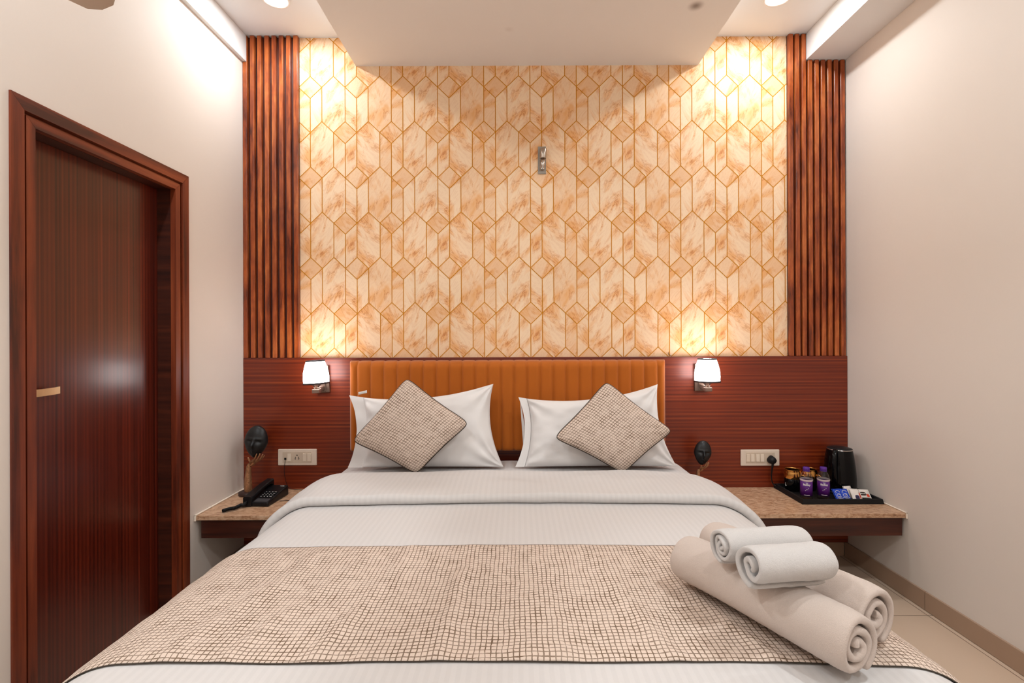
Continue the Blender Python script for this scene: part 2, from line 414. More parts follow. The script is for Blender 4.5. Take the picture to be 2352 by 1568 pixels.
# ------------------------------------------------------------------ room shell
XL, XR, YF, ZC = -1.528, 1.830, -3.75, 2.915
ZD = 2.755
door_y0, door_y1, door_zt = -1.296, -.489, 1.98
bm = bmesh.new(); bx(bm, XL - .1, XR + .1, 0, .1, 0, ZC)
wall_back = mk('wall_back', bm, M_wall, kind='structure')
box('wall_right', (XR, XR + .1, YF, 0, 0, ZC), M_wall, kind='structure')
box('wall_front', (XL - .1, XR + .1, YF - .1, YF, 0, ZC), M_wall, kind='structure')
bm = bmesh.new()
bx(bm, XL - .12, XL, door_y1 - .02, 0, 0, ZC); bx(bm, XL - .12, XL, YF, door_y0 + .02, 0, ZC); bx(bm, XL - .12, XL, door_y0 + .02, door_y1 - .02, door_zt - .02, ZC)
mk('wall_left', bm, M_wall, kind='structure')
bm = bmesh.new(); bx(bm, XL - .3, XR + .1, YF - .1, .1, -.1, 0); mk('floor', bm, M_floor, kind='structure')
bm = bmesh.new(); bx(bm, XL - .1, XR + .1, YF - .1, .1, ZC, ZC + .1); mk('ceiling', bm, M_ceil, kind='structure')
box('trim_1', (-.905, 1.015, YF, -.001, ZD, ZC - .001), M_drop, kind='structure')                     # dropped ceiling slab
box('trim_2', (XL + .0005, -1.506, YF, -.001, 2.770, ZC - .001), M_ceil, kind='structure')            # shallow beam, left
box('trim_3', (1.609, XR - .0005, YF, -.001, 2.770, ZC - .001), M_ceil, kind='structure')             # beam, right
# skirting tiles
def skirt(name, y0, y1, x, sgn):
    bm = bmesh.new(); y = y1
    seams = [y1, -.56, -1.16, -1.76, -2.36, -2.96, -3.56, y0]
    for a, b2 in zip(seams, seams[1:]):
        if b2 < a - .01: bx(bm, min(x, x + sgn * .010), max(x, x + sgn * .010), b2 + .0015, a - .0015, .002, .084)
    bx(bm, min(x, x + sgn * .006), max(x, x + sgn * .006), y0, y1, .0, .083, 1)
    return mk(name, bm, [M_skirt, M_grout], kind='structure')
skirt('baseboard_right', YF, -.012, XR, -1)
bm = bmesh.new()
for a in range(6): bx(bm, -1.515 + a * .6 + .0015, min(-1.515 + (a + 1) * .6 - .0015, XR - .011), -.010, 0, .002, .084)
bx(bm, -1.515, XR - .011, -.006, 0, 0, .0835, 1)
mk('baseboard_back', bm, [M_skirt, M_grout], kind='structure')
bm = bmesh.new(); bx(bm, XL, XL + .010, -.485, -.012, .0, .084); bx(bm, XL, XL + .010, YF, -1.30, .0, .084)
mk('baseboard_left', bm, M_skirt, kind='structure')

# wallpaper: every marble lozenge its own tile of the print, gilt lines between
def wallpaper():
    u, h, S = .0649, .0618, .2540
    x0, x1, z0, z1 = -1.224, 1.512, 1.115, 2.9148
    xd = (927.3 - 1190) / 409; zd = 1.23 + (775 - 198.5 - .9) / 409
    bm = bmesh.new(); uvl = bm.loops.layers.uv.new('UVMap'); cl = bm.loops.layers.float_color.new('tone')
    tiles = []; segs = []
    for r in range(-5, 9):
        zm = zd - r * S; d0 = xd - (u if r % 2 else 0)
        zn = zm - S
        for k in range(-8, 12):
            d = d0 + 4 * u * k
            rr = (r % 2, k % 2)
            tiles.append(('d', rr, [(d - u, zm), (d, zm - h), (d + u, zm), (d, zm + h)]))
            tiles.append(('p', rr, [(d - u, zm), (d, zm - h), (d, zn), (d - u, zn + h)]))
            tiles.append(('q', rr, [(d, zm - h), (d + u, zm), (d + u, zn + h), (d, zn)]))
            tiles.append(('h', rr, [(d + u, zm), (d + 2 * u, zm + h), (d + 3 * u, zm), (d + 3 * u, zn + h), (d + 2 * u, zn), (d + u, zn + h)]))
            q = [(d - u, zm), (d, zm + h), (d + u, zm), (d, zm - h)]
            for a, b in zip(q, q[1:] + q[:1]): segs.append((a, b))
            segs += [((d + u, zm), (d + 2 * u, zm + h)), ((d + 2 * u, zm + h), (d + 3 * u, zm)), ((d, zm - h), (d, zn)), ((d - u, zm), (d - u, zn + h)), ((d + u, zm), (d + u, zn + h))]
    seeds = {}
    for kind, rr, poly in tiles:
        if max(p[0] for p in poly) < x0 or min(p[0] for p in poly) > x1 or max(p[1] for p in poly) < z0 or min(p[1] for p in poly) > z1: continue
        key = (kind, rr)
        if key not in seeds:
            ang = random.choice((-1, 1)) * R(random.uniform(18, 50)); seeds[key] = (ang, random.random() * 20, random.random() * 20, random.random())
        ang, ox, oy, tn = seeds[key]
        if kind == 'd': tn = .5 + tn * .5
        elif kind == 'h': tn *= .45
        else: tn *= .5
        cx, cz = poly[0]
        f = bm.faces.new([bm.verts.new((x, -.0015, z)) for x, z in poly])
        for l in f.loops:
            dx, dz = l.vert.co.x - cx, l.vert.co.z - cz
            l[uvl].uv = (dx * math.cos(ang) - dz * math.sin(ang) + ox, dx * math.sin(ang) + dz * math.cos(ang) + oy)
            l[cl] = (tn, tn, tn, 1)
    w_ = .0021
    for si, (a, b) in enumerate(segs):
        if max(a[0], b[0]) < x0 - .01 or min(a[0], b[0]) > x1 + .01 or max(a[1], b[1]) < z0 - .01 or min(a[1], b[1]) > z1 + .01: continue
        dx, dz = b[0] - a[0], b[1] - a[1]; L = math.hypot(dx, dz); nx, nz_ = -dz / L * w_, dx / L * w_; ex, ez = dx / L * w_ * .6, dz / L * w_ * .6
        f = bm.faces.new([bm.verts.new((p[0], -.0018 - (si % 9) * .00005, p[1])) for p in ((a[0] + nx - ex, a[1] + nz_ - ez), (b[0] + nx + ex, b[1] + nz_ + ez), (b[0] - nx + ex, b[1] - nz_ + ez), (a[0] - nx - ex, a[1] - nz_ - ez))])
        f.material_index = 1
    for co, no in (((x0, 0, 0), (-1, 0, 0)), ((x1, 0, 0), (1, 0, 0)), ((0, 0, z0), (0, 0, -1)), ((0, 0, z1), (0, 0, 1))):
        bmesh.ops.bisect_plane(bm, geom=bm.verts[:] + bm.edges[:] + bm.faces[:], plane_co=co, plane_no=no, clear_outer=True)
    for f in bm.faces:
        f.normal_update()
        if f.normal.y > 0: f.normal_flip()
    me = bpy.data.meshes.new('wallpaper'); bm.to_mesh(me); bm.free(); me.materials.append(M_paper); me.materials.append(M_gold)
    o = bpy.data.objects.new('wallpaper', me); COL.objects.link(o); o.parent = wall_back
    tag(o, label='orange marble wallpaper with gilt hexagon and diamond lines')
wallpaper()

# ------------------------------------------------------------------ timber wall linings
t = empty('slatted_panel', (-1.37, 0, 1.122), label='tall reddish brown vertical slat panel left of the patterned wallpaper', cat='wall panel')
def slat_panel(t, x0, x1, n, tops):
    cx = t.location.x; bm = bmesh.new()
    for a, b, z in tops: bx(bm, a - cx, b - cx, -.008, -.001, 0, z - 1.122 - .002)
    mk('backing_board', bm, M_slatback, t)
    bm = bmesh.new(); wd = .0235; pitch = (x1 - x0 - wd) / (n - 1)
    for i in range(n):
        a = x0 + i * pitch; b = a + wd
        for (p, q, z) in tops:
            lo, hi = max(a, p), min(b, q)
            if hi - lo > .0015: bx(bm, lo - cx, hi - cx, -.029, -.008, 0, z - 1.122 - .002)
    mk('slats', bm, M_slat, t, bevel=.0028, seg=3)
slat_panel(t, -1.526, -1.221, 8, [(-1.526, -1.506, 2.770), (-1.5055, -1.221, ZC)])
t = empty('slatted_panel', (1.665, 0, 1.122), label='tall reddish brown vertical slat panel right of the wallpaper, notched under the beam', cat='wall panel')
slat_panel(t, 1.511, 1.822, 9, [(1.511, 1.609, ZC), (1.6095, 1.822, 2.770)])

box('wood_panelling', (XL + .001, XR - .001, -.030, -.0025, .086, 1.121), M_panel, bevel=.0015,
    label='wide red-brown veneer wall panelling with horizontal grain behind the bed', cat='wall panel')

# ------------------------------------------------------------------ door on the left
D = empty('door_1', (XL, (door_y0 + door_y1) / 2, 0), kind='structure')
dy0, dy1 = door_y0 - D.location.y, door_y1 - D.location.y
def prism(bm, pts, xa, xb):
    a = [bm.verts.new((xa, y, z)) for y, z in pts]; b = [bm.verts.new((xb, y, z)) for y, z in pts]
    bm.faces.new(a); bm.faces.new(b[::-1])
    for k in range(len(pts)): q = (k + 1) % len(pts); bm.faces.new((a[k], a[q], b[q], b[k]))
def ring(bl, br, bh, o0, o1, top, w_, xa, xb, g=.0004):      # three mitred members of the frame
    prism(bl, [(o0, 0), (o0 + w_, 0), (o0 + w_, top - w_ - g), (o0, top - g)], xa, xb)
    prism(br, [(o1, 0), (o1 - w_, 0), (o1 - w_, top - w_ - g), (o1, top - g)], xa, xb)
    prism(bh, [(o0 + g, top), (o1 - g, top), (o1 - w_ - g, top - w_), (o0 + w_ + g, top - w_)], xa, xb)
M_frameh = wood('door_head_wood', [srgb(62, 20, 8), srgb(104, 40, 18), srgb(122, 52, 24), srgb(142, 68, 36)], (20, 1.3, 22), rough=.42, coat=.05)
bl, br_, bh = bmesh.new(), bmesh.new(), bmesh.new()
ring(bl, br_, bh, dy0, dy1, door_zt, .042, -.10, .006)
ring(bl, br_, bh, dy0 + .0422, dy1 - .0422, door_zt - .0422, .0096, -.10, -.012)
ring(bl, br_, bh, dy0 + .052, dy1 - .052, door_zt - .052, .030, -.022, .001)
mk('door_jamb', bl, M_frame, D); mk('door_jamb', br_, M_frame, D); mk('door_head', bh, M_frameh, D)
bl, br_, bh = bmesh.new(), bmesh.new(), bmesh.new()
ring(bl, br_, bh, dy0 + .0525, dy1 - .0525, door_zt - .0525, .031, -.118, -.0225)
for q in (bl, br_, bh): mk('door_rebate', q, M_fascia, D, label='dark rebate round the door leaf')  # rebate in a darker wood colour than the frame
bm = bmesh.new(); bx(bm, -.118, -.080, dy0 + .0838, dy1 - .0838, .004, door_zt - .0838)
leaf = mk('door_leaf', bm, M_door, D, bevel=.001)
bm = bmesh.new(); bx(bm, -.078, -.074, dy0 + .10, dy0 + .135, .96, 1.14); mk('handle_plate', bm, M_brass, leaf, bevel=.001)
bm = bmesh.new()
tube(bm, [(-.074, dy0 + .118, 1.055), (-.052, dy0 + .118, 1.055)], .009, 14)
pts = smooth_path([(-.050, dy0 + .102, 1.053), (-.048, dy0 + .15, 1.053), (-.050, dy0 + .20, 1.054), (-.053, dy0 + .222, 1.055)], 5)
for a, b in zip(pts, pts[1:]): 
    v = [bm.verts.new(p) for p in ((a.x, a.y, a.z - .012), (a.x, a.y, a.z + .012), (a.x - .006, a.y, a.z + .012), (a.x - .006, a.y, a.z - .012), (b.x, b.y, b.z - .012), (b.x, b.y, b.z + .012), (b.x - .006, b.y, b.z + .012), (b.x - .006, b.y, b.z - .012))]
    for f in ((0, 1, 2, 3), (4, 7, 6, 5), (0, 4, 5, 1), (1, 5, 6, 2), (2, 6, 7, 3), (3, 7, 4, 0)): bm.faces.new([v[i] for i in f])
bmesh.ops.remove_doubles(bm, verts=bm.verts, dist=.00005)
mk('door_handle', bm, M_brass, leaf, label='flat brass lever handle')

# ------------------------------------------------------------------ stone shelves beside the bed
def shelf(x0, x1, wallside, label):
    t = empty('bedside_shelf', ((x0 + x1) / 2, -.031, .395), label=label, cat='shelf')
    cx = t.location.x; g = .002
    box('stone_top', (x0 - cx, x1 - cx, -.418, 0, -.021, 0), M_stone, t, bevel=.0015)
    a, b = (x0 + .022, x1) if wallside < 0 else (x0, x1 - .012)
    box('fascia_board', (a - cx, b - cx, -.404, -.382, -.110, -.022), M_fascia, t, bevel=.001)
    box('underside_board', (a - cx, b - cx, -.382, 0, -.034, -.022), M_fascia, t)
    xs = (x0, x0 + .009) if wallside < 0 else (x1 - .007, x1)
    bm = bmesh.new(); bx(bm, xs[0] - cx, xs[1] - cx, -.424, 0, .0005, .006)
    bx(bm, xs[0] - cx, xs[1] - cx, -.424, -.4185, -.024, .006)
    mk('caulk_line', bm, M_caulk, t, bevel=.002)
    return t
shelf(XL + .001, -.985, -1, 'beige granite shelf on a dark board, under the telephone left of the bed')
shelf(.945, XR - .001, 1, 'beige granite shelf on a dark board, under the black tea tray right of the bed')

# ------------------------------------------------------------------ headboard
def headboard():
    x0, x1, z0, z1 = -.925, .807, .605, 1.106; yb = -.0315; depth = .066
    t = empty('headboard', ((x0 + x1) / 2, yb, z0), label='wide tan velvet headboard with narrow vertical channels behind the pillows', cat='headboard')
    cx = t.location.x
    box('backing_panel', (x0 + .012 - cx, x1 - .012 - cx, -.018, -.0005, .006, z1 - z0 - .006), M_blackm, t)
    seams = [x0 + .047 + i * ((x1 - x0 - .094) / 23) for i in range(24)]
    b = [x0] + seams + [x1]
    us = []
    for i, (p, q) in enumerate(zip(b, b[1:])):
        for k in range(12): us.append((i, k / 12, p + (q - p) * k / 12))
    us.append((len(b) - 2, 1, x1)); nzv = 36
    bm = bmesh.new(); V = []
    H = z1 - z0; W = x1 - x0
    def edge(d, r): 
        d = max(0, min(d, r)); return math.sqrt(max(0, 1 - (1 - d / r) ** 2))
    for (i, f, x) in us:
        col = []
        for j in range(nzv + 1):
            zz = H * (j / nzv) if j < nzv - 8 else H * ((nzv - 8) / nzv) + (H * 8 / nzv) * (1 - (1 - (j - nzv + 8) / 8) ** 1.6)
            er = edge(min(x - x0, x1 - x), .030) ; et = edge(H - zz, .040) if zz > H / 2 else edge(zz, .02)
            c = 1 - abs(2 * f - 1) ** 5
            bul = .014 * c if 0 < i < len(b) - 2 else .011 * (1 - (abs((2 * f - 1)) ** 4) * (1 if (i == 0 and f > .5) or (i > 0 and f < .5) else 0))
            y = -.012 - (depth - .023) * min(er, et) - bul * min(er, et)
            y += .0008 * nz(x * 9, zz * 9)
            dz = -.003 * (abs(2 * f - 1) ** 6) * (1 if zz > H * .8 else 0) if 0 < i < len(b) - 2 else 0
            col.append(bm.verts.new((x - cx, y, zz + dz)))
        V.append(col)
    for a, c in zip(V, V[1:]):
        for j in range(nzv):
            fc = bm.faces.new((a[j], c[j], c[j + 1], a[j + 1])); fc.smooth = True
    # skirt back to the wall
    loop = [c[nzv] for c in V] + [V[-1][j] for j in range(nzv - 1, -1, -1)] + [c[0] for c in V[::-1][1:]] + [V[0][j] for j in range(1, nzv)]
    bk = [bm.verts.new((v.co.x, -.001, v.co.z)) for v in loop]
    for k in range(len(loop)):
        n_ = (k + 1) % len(loop); fc = bm.faces.new((loop[k], loop[n_], bk[n_], bk[k])); fc.smooth = True
    mk('channelled_upholstery', bm, M_velvet, t)
headboard()

# ------------------------------------------------------------------ bed
XC = -.022
bed = empty('bed', (XC, -1.07, 0), label='low double bed base with thick mattress under white bedding', cat='bed')
box('bed_base', (-.86, .86, -.98, 1.02, .10, .285), M_fascia, bed, bevel=.004)
for sx in (-.78, .78):
    for sy in (-.90, .94):
        box('leg', (sx - .03, sx + .03, sy - .03, sy + .03, 0, .10), M_fascia, bed)
def rbox(bm, x0, x1, y0, y1, z0, z1, r, n=6):
    bx(bm, x0, x1, y0, y1, z0, z1)
bm = bmesh.new(); bx(bm, -.885, .885, -.985, .985, .286, .530); mk('mattress', bm, M_pcase, bed, bevel=.05, seg=5)

def prof(s, a, r, zt):
    """across the bed: flat top, rounded shoulder, hanging side; returns x, z, nx, nz"""
    sg = 1 if s >= 0 else -1; s = abs(s); fl = a - r; q = r * PI / 2
    if s <= fl: return sg * s, zt, 0, 1
    if s <= fl + q:
        th = (s - fl) / r; return sg * (fl + r * math.sin(th)), zt - r + r * math.cos(th), sg * math.sin(th), math.cos(th)
    return sg * a, zt - r - (s - fl - q), sg, 0
def crown(x): return -.012 * (abs(x) / .9) ** 2.2 if abs(x) < .9 else -.012

DA, DR, DZ = .955, .17, .584
def duvet_w(s, y):
    e = max(0, min(1, (abs(s) - .85) / .3))
    return .0035 * nz(s * 2.1, y * 2.3, 3.1) + .0012 * nz(s * 9, y * 6, 1.7) + e * .010 * nz(.3, y * 7, 5 + (1 if s > 0 else 0))
def duvet_p(s, y, off=0):
    x, z, nx, n2 = prof(s, DA, DR, DZ); w_ = duvet_w(s, y) + off
    zz = z + crown(x) * n2
    xo, yo = x + nx * w_, y
    # foot end rolls down
    yf = -2.10; r = .14
    if y < yf + r * (1) :
        d = (yf + r) - y; q = r * PI / 2
        if d <= q:
            th = d / r; yo = (yf + r) - (r + w_) * math.sin(th); zz = zz - r + r * math.cos(th) + w_ * (math.cos(th) * n2)
        else: yo = yf - w_; zz = zz - r - (d - q)
        zz = max(zz, .13 + .01 * nz(s * 3, y * 3))
        return Vector((XC + xo, yo, zz))
    return Vector((XC + xo, yo, zz + n2 * w_))
SM = DA - DR + DR * PI / 2 + .27

def fitted_sheet():
    bm = bmesh.new()
    def f(u, v):
        s = (u * 2 - 1) * 1.06; y = -.092 + v * (-1.98)
        x, z, nx, n2 = prof(s, .918, .09, .5665); w_ = .0022 * nz(s * 5, y * 5, 2) + .0012 * nz(s * 15, y * 4, 6)
        back = max(0, 1 - v / .012) ** 2 * .02
        return Vector((XC + x + nx * w_, y, z + n2 * w_ - back + crown(x) * n2 * .6))
    grid(bm, 120, 110, f, lambda u, v: (u * 2.12, v * 1.98))
    o = mk('bed_sheet', bm, M_sheet, solid=.004, label='white fitted bed sheet showing under and between the pillows', cat='bed sheet')
fitted_sheet()

def duvet():
    t = empty('duvet', (XC, -1.4, .58), label='white satin-striped duvet spread over the bed, turned back near the pillows', cat='duvet')
    off = Vector(t.location)
    bm = bmesh.new()
    grid(bm, 150, 170, lambda u, v: duvet_p((u * 2 - 1) * SM, -.815 - v * (1.285 + .45)) - off, lambda u, v: ((u * 2 - 1) * SM, v * 1.73))
    mk('duvet_body', bm, M_sheet, t, solid=.008)
    # turned-back band: rounded cross-section swept across the bed
    loop = []
    y0, y1, h = -.862, -.505, .040
    n = 12
    for k in range(n + 1):                     # rounded front lip
        a = -PI / 2 - PI * k / n * 1.0
        loop.append((y0 + .019 + .019 * math.cos(a) , .019 + .019 * math.sin(a)))
    for k in range(1, 14): 
        q = k / 14; loop.append((y0 + .019 + (y1 - y0 - .034) * q, .038 + .004 * math.sin(q * PI) ))
    for k in range(n + 1):
        a = PI / 2 - PI * k / n
        loop.append((y1 - .015 + .015 * math.cos(a), .020 + .017 * math.sin(a)))
    for k in range(1, 6):
        q = k / 6; loop.append((y1 - .015 + (y0 + .034 - y1) * q, .002))
    bm = bmesh.new(); NU = 150; SB = SM - .06; rows = []
    for i in range(NU):
        s = (i / (NU - 1) * 2 - 1) * SB; row = []
        for (yy, oo) in loop:
            ed = max(0, (abs(s) - .80))
            wob = .006 * nz(s * 2.3, .4, 9) + .003 * nz(s * 11, yy * 3, 4)
            ylo = yy + (wob if yy < -.7 else wob * .4) - ed * .10 * (1 if yy < -.7 else 0) - .010 * abs(s) * (1 if yy < -.7 else .3)
            o2 = oo * (1 + .25 * nz(s * 3, yy * 6, 8)) + (.006 * max(0, nz(s * 6, yy * 9, 2)) if oo > .03 else 0)
            if yy > -.815 and oo < .02: o2 -= .010
            row.append(bm.verts.new(duvet_p(s, ylo, o2 + .001) - off))
        rows.append(row)
    uvl = bm.loops.layers.uv.verify()
    for i in range(NU - 1):
        for k in range(len(loop)):
            k2 = (k + 1) % len(loop)
            f = bm.faces.new((rows[i][k], rows[i][k2], rows[i + 1][k2], rows[i + 1][k])); f.smooth = True
            for l, (a, b_) in zip(f.loops, ((i, k), (i, k + 1), (i + 1, k + 1), (i + 1, k))): l[uvl].uv = (a / NU * 2.3, b_ * .014)
    bm.faces.new(rows[0]); bm.faces.new(rows[-1][::-1])
    mk('turned_back_band', bm, M_sheet, t)
duvet()

def runner():
    def wr(s, y):
        # folds fanning from the foot towards the head
        w_ = 0
        for (c, k, a, wd) in ((-.62, .28, .006, .030), (-.34, .16, .008, .022), (-.13, .05, .009, .020), (.10, -.05, .004, .03), (.27, -.22, .006, .022), (.44, -.30, .006, .02), (-.48, .35, .004, .02)):
            d = (s - c - k * (y + 1.5) - .012 * nz(y * 7, c * 9)) / wd
            w_ += a * math.exp(-d * d) * (.55 + .45 * nz(c * 7, y * 5, 2))
        w_ += .0032 * (nz(s * 9, y * 7, 11) + .6) + .0016 * (nz(s * 24, y * 19, 4) + .6)
        return max(w_ * 1.3, 0)
    t = empty('bed_runner', (XC, -1.5, .59), label='beige bed runner with fine brown hand-drawn grid across the bed foot', cat='bed runner')
    off = Vector(t.location)
    yb, yf = -1.252, -1.80
    SR = SM - .05
    def fy(s, v): return yb + .012 * nz(s * 2, 3) - v * ((yb - yf) + .016 * nz(s * 2.2, 7))
    bm = bmesh.new()
    def edge(v): return min(1, v / .03, (1 - v) / .03)
    grid(bm, 330, 110, lambda u, v: duvet_p((u * 2 - 1) * SR, fy((u * 2 - 1) * SR, v), .0035 + wr((u * 2 - 1) * SR, fy((u * 2 - 1) * SR, v)) * (.25 + .75 * edge(v))) - off,
         lambda u, v: ((u * 2 - 1) * SR, v * .55))
    mk('runner_cloth', bm, M_grid, t, solid=.003)
    bm = bmesh.new(); N_ = 200
    for v in (0.0, 1.0):
        pts = [duvet_p((i / (N_ - 1) * 2 - 1) * SR, fy((i / (N_ - 1) * 2 - 1) * SR, v) + (-.0015 if v else .0015), .0022 + wr((i / (N_ - 1) * 2 - 1) * SR, fy((i / (N_ - 1) * 2 - 1) * SR, v)) * .25) - off for i in range(N_)]
        tube(bm, pts, .0014, 6)
    mk('piping', bm, M_piping, t, label='dark brown edging')
runner()

# ------------------------------------------------------------------ pillows and cushions
def cushion_mesh(corners, T, conc, nrm, n=44, seed=0, flapL=0, wr=.004, bowtop=0, power=.5, uvs=1.0, crs=1.1, cw=.16, rnd=0):
    """corners LL, LR, UR, UL (3d); puffed both ways along nrm. conc = how far sides curve in (m)."""
    LL, LR, UR, UL = [Vector(c) for c in corners]
    def P(u, v):
        p = LL * (1 - u) * (1 - v) + LR * u * (1 - v) + UR * u * v + UL * (1 - u) * v
        cu = (LL + LR + UR + UL) / 4
        ex = ((LR - LL) + (UR - UL)).normalized(); ez = ((UL - LL) + (UR - LR)).normalized()
        a, b = 2 * u - 1, 2 * v - 1
        p = p - ex * conc * a ** 3 * (1 - b * b) ** 1 - ez * conc * (.9 if b > 0 or rnd else .12) * b ** 3 * (1 - a * a)
        p = cu + (p - cu) * (1 - rnd * (abs(a * b)) ** 7)
        if bowtop: p = p + ez * bowtop * (v ** 3) * (1 - a * a) 
        return p
    def Th(u, v):
        a = 2 * u - 1; b = 2 * v - 1
        if flapL:
            e = flapL * 2 - 1
            a = (2 * (u - flapL) / (1 - flapL) - 1) if u > flapL else -1
        t_ = max(0, (1 - abs(a) ** 2.6)) * max(0, (1 - abs(b) ** 2.6))
        return t_ ** power
    bm = bmesh.new(); uvl = bm.loops.layers.uv.new('UVMap')
    Wd = (LR - LL).length; Hd = (UL - LL).length
    nrm = Vector(nrm).normalized()
    # cosine spacing keeps the seam crisp
    cs = [.5 - .5 * math.cos(PI * (.0 + i / n)) * 1 for i in range(n + 1)]
    cs = [.55 * c + .45 * i / n for i, c in enumerate(cs)]
    for side in (1, -1):
        G = []
        for u in cs:
            row = []
            for v in cs:
                p = P(u, v); th = Th(u, v)
                wv = wr * (nz(u * 4 + seed, v * 4, side) + .6 * nz(u * 11, v * 9 + seed, side)) * min(1, th * 3)
                # creases radiating from the corners
                for (cu_, cv_) in ((0, 0), (1, 0), (1, 1), (0, 1)):
                    d = math.hypot((u - cu_) * Wd, (v - cv_) * Hd); an = math.atan2((v - cv_) * Hd, (u - cu_) * Wd)
                    wv += wr * crs * math.exp(-(d / cw) ** 2) * math.sin(an * 11 + seed + cu_ * 2 + 8 * d) * min(1, d / .03) * min(1, th * 3)
                row.append(bm.verts.new(p + nrm * side * (T / 2 * th + wv * (1 if th > 0 else 0)) + (nrm * .004 * nz(v * 7, seed, 2) if flapL and u < flapL else Vector())))
            G.append(row)
        for i in range(n):
            for j in range(n):
                q = (G[i][j], G[i + 1][j], G[i + 1][j + 1], G[i][j + 1])
                ij = ((i, j), (i + 1, j), (i + 1, j + 1), (i, j + 1))
                if side < 0: q = q[::-1]; ij = ij[::-1]
                f = bm.faces.new(q); f.smooth = True
                for l, (a, b) in zip(f.loops, ij): l[uvl].uv = (cs[a] * Wd * uvs + seed, cs[b] * Hd * uvs)
    bmesh.ops.remove_doubles(bm, verts=bm.verts, dist=.0004)
    rim = []
    for (a, b) in [((i / 40), 0) for i in range(40)] + [(1, i / 40) for i in range(40)] + [(1 - i / 40, 1) for i in range(40)] + [(0, 1 - i / 40) for i in range(40)]:
        rim.append(P(a, b))
    return bm, rim

def pillow(corners, label, seed, flap, T=.165, extra=None, bow=-.012):
    c = sum((Vector(p) for p in corners), Vector()) / 4
    t = empty('pillow', (c.x, c.y, corners[0][2]), label=label, cat='pillow')
    o = Vector(t.location); cc = [Vector(p) - o for p in corners]
    ez = ((cc[3] - cc[0]) + (cc[2] - cc[1])).normalized(); ex = (cc[1] - cc[0]).normalized(); nrm = ex.cross(ez) 
    if nrm.y > 0: nrm = -nrm
    bm, rim = cushion_mesh(cc, T, .042, nrm, 60, seed, flap, .0085, bowtop=bow, power=.40)
    # sit flat on the sheet
    for v in bm.verts:
        if v.co.z < .004: v.co.z = .004 + (v.co.z - .004) * .12
    body = mk('pillow_body', bm, M_pcase, t, subd=1)
    return t, o, nrm
yb_, yt_ = -.285, -.185
tp, o, nrm = pillow([(-.862, yb_, .575), (-.072, yb_, .575), (-.128, yt_, .990), (-.890, yt_ + .01, .930)], 'plump white pillow standing against the left half of the headboard', 1.3, .10)
bm = bmesh.new()
grid(bm, 6, 4, lambda u, v: Vector((-.835 + u * .045, yt_ - .01 - .002 * v, .934 + .014 * v + .010 * u)) - o)
mk('pillow_tag', bm, M_white, tp, solid=.0008, label='small white woven tag')
tp, o, nrm = pillow([(-.018, yb_, .575), (.800, yb_, .575), (.733, yt_, .985), (.000, yt_, .918)], 'plump white pillow standing against the right half of the headboard', 4.1, .06)
# open end of the case hanging as a second layer
bm = bmesh.new()
grid(bm, 8, 16, lambda u, v: Vector((.008 + .035 * u * (1 - v) + .022 * (1 - v) , -.165 - .03 * (1 - v) - .008 * u, .585 + .325 * v)) - o)
mk('pillowcase_flap', bm, M_pcase, tp, solid=.002, smooth=True)

def deco(T_, R_, B_, L_, label, seed):
    f = lambda x, z: (x, -.455 + (z - .60) * (.155 / .42), z)
    cc = [f(*B_), f(*R_), f(*T_), f(*L_)]; ce = sum((Vector(p) for p in cc), Vector()) / 4; cc = [ce + (Vector(p) - ce) * 1.085 + Vector((.008, 0, .002)) for p in cc]
    t = empty('cushion', cc[0], label=label, cat='cushion')
    o = Vector(t.location); cs_ = [Vector(p) - o for p in cc]
    nrm = (cs_[1] - cs_[0]).cross(cs_[3] - cs_[0]); nrm = -nrm if nrm.y > 0 else nrm
    bm, rim = cushion_mesh(cs_, .105, .012, nrm, 40, seed, 0, .0022, power=.5, rnd=.075)
    mk('cushion_cover', bm, M_grid, t, subd=1)
    bm = bmesh.new(); tube(bm, rim, .0024, 7, closed=True); mk('piping', bm, M_piping, t, label='dark green-brown piping')
deco((-.565, 1.016), (-.262, .812), (-.490, .600), (-.792, .738), 'square gridded beige cushion on its corner against the left pillow', 0)
deco((.434, .996), (.722, .776), (.480, .600), (.178, .748), 'square gridded beige cushion on its corner against the right pillow', 2)

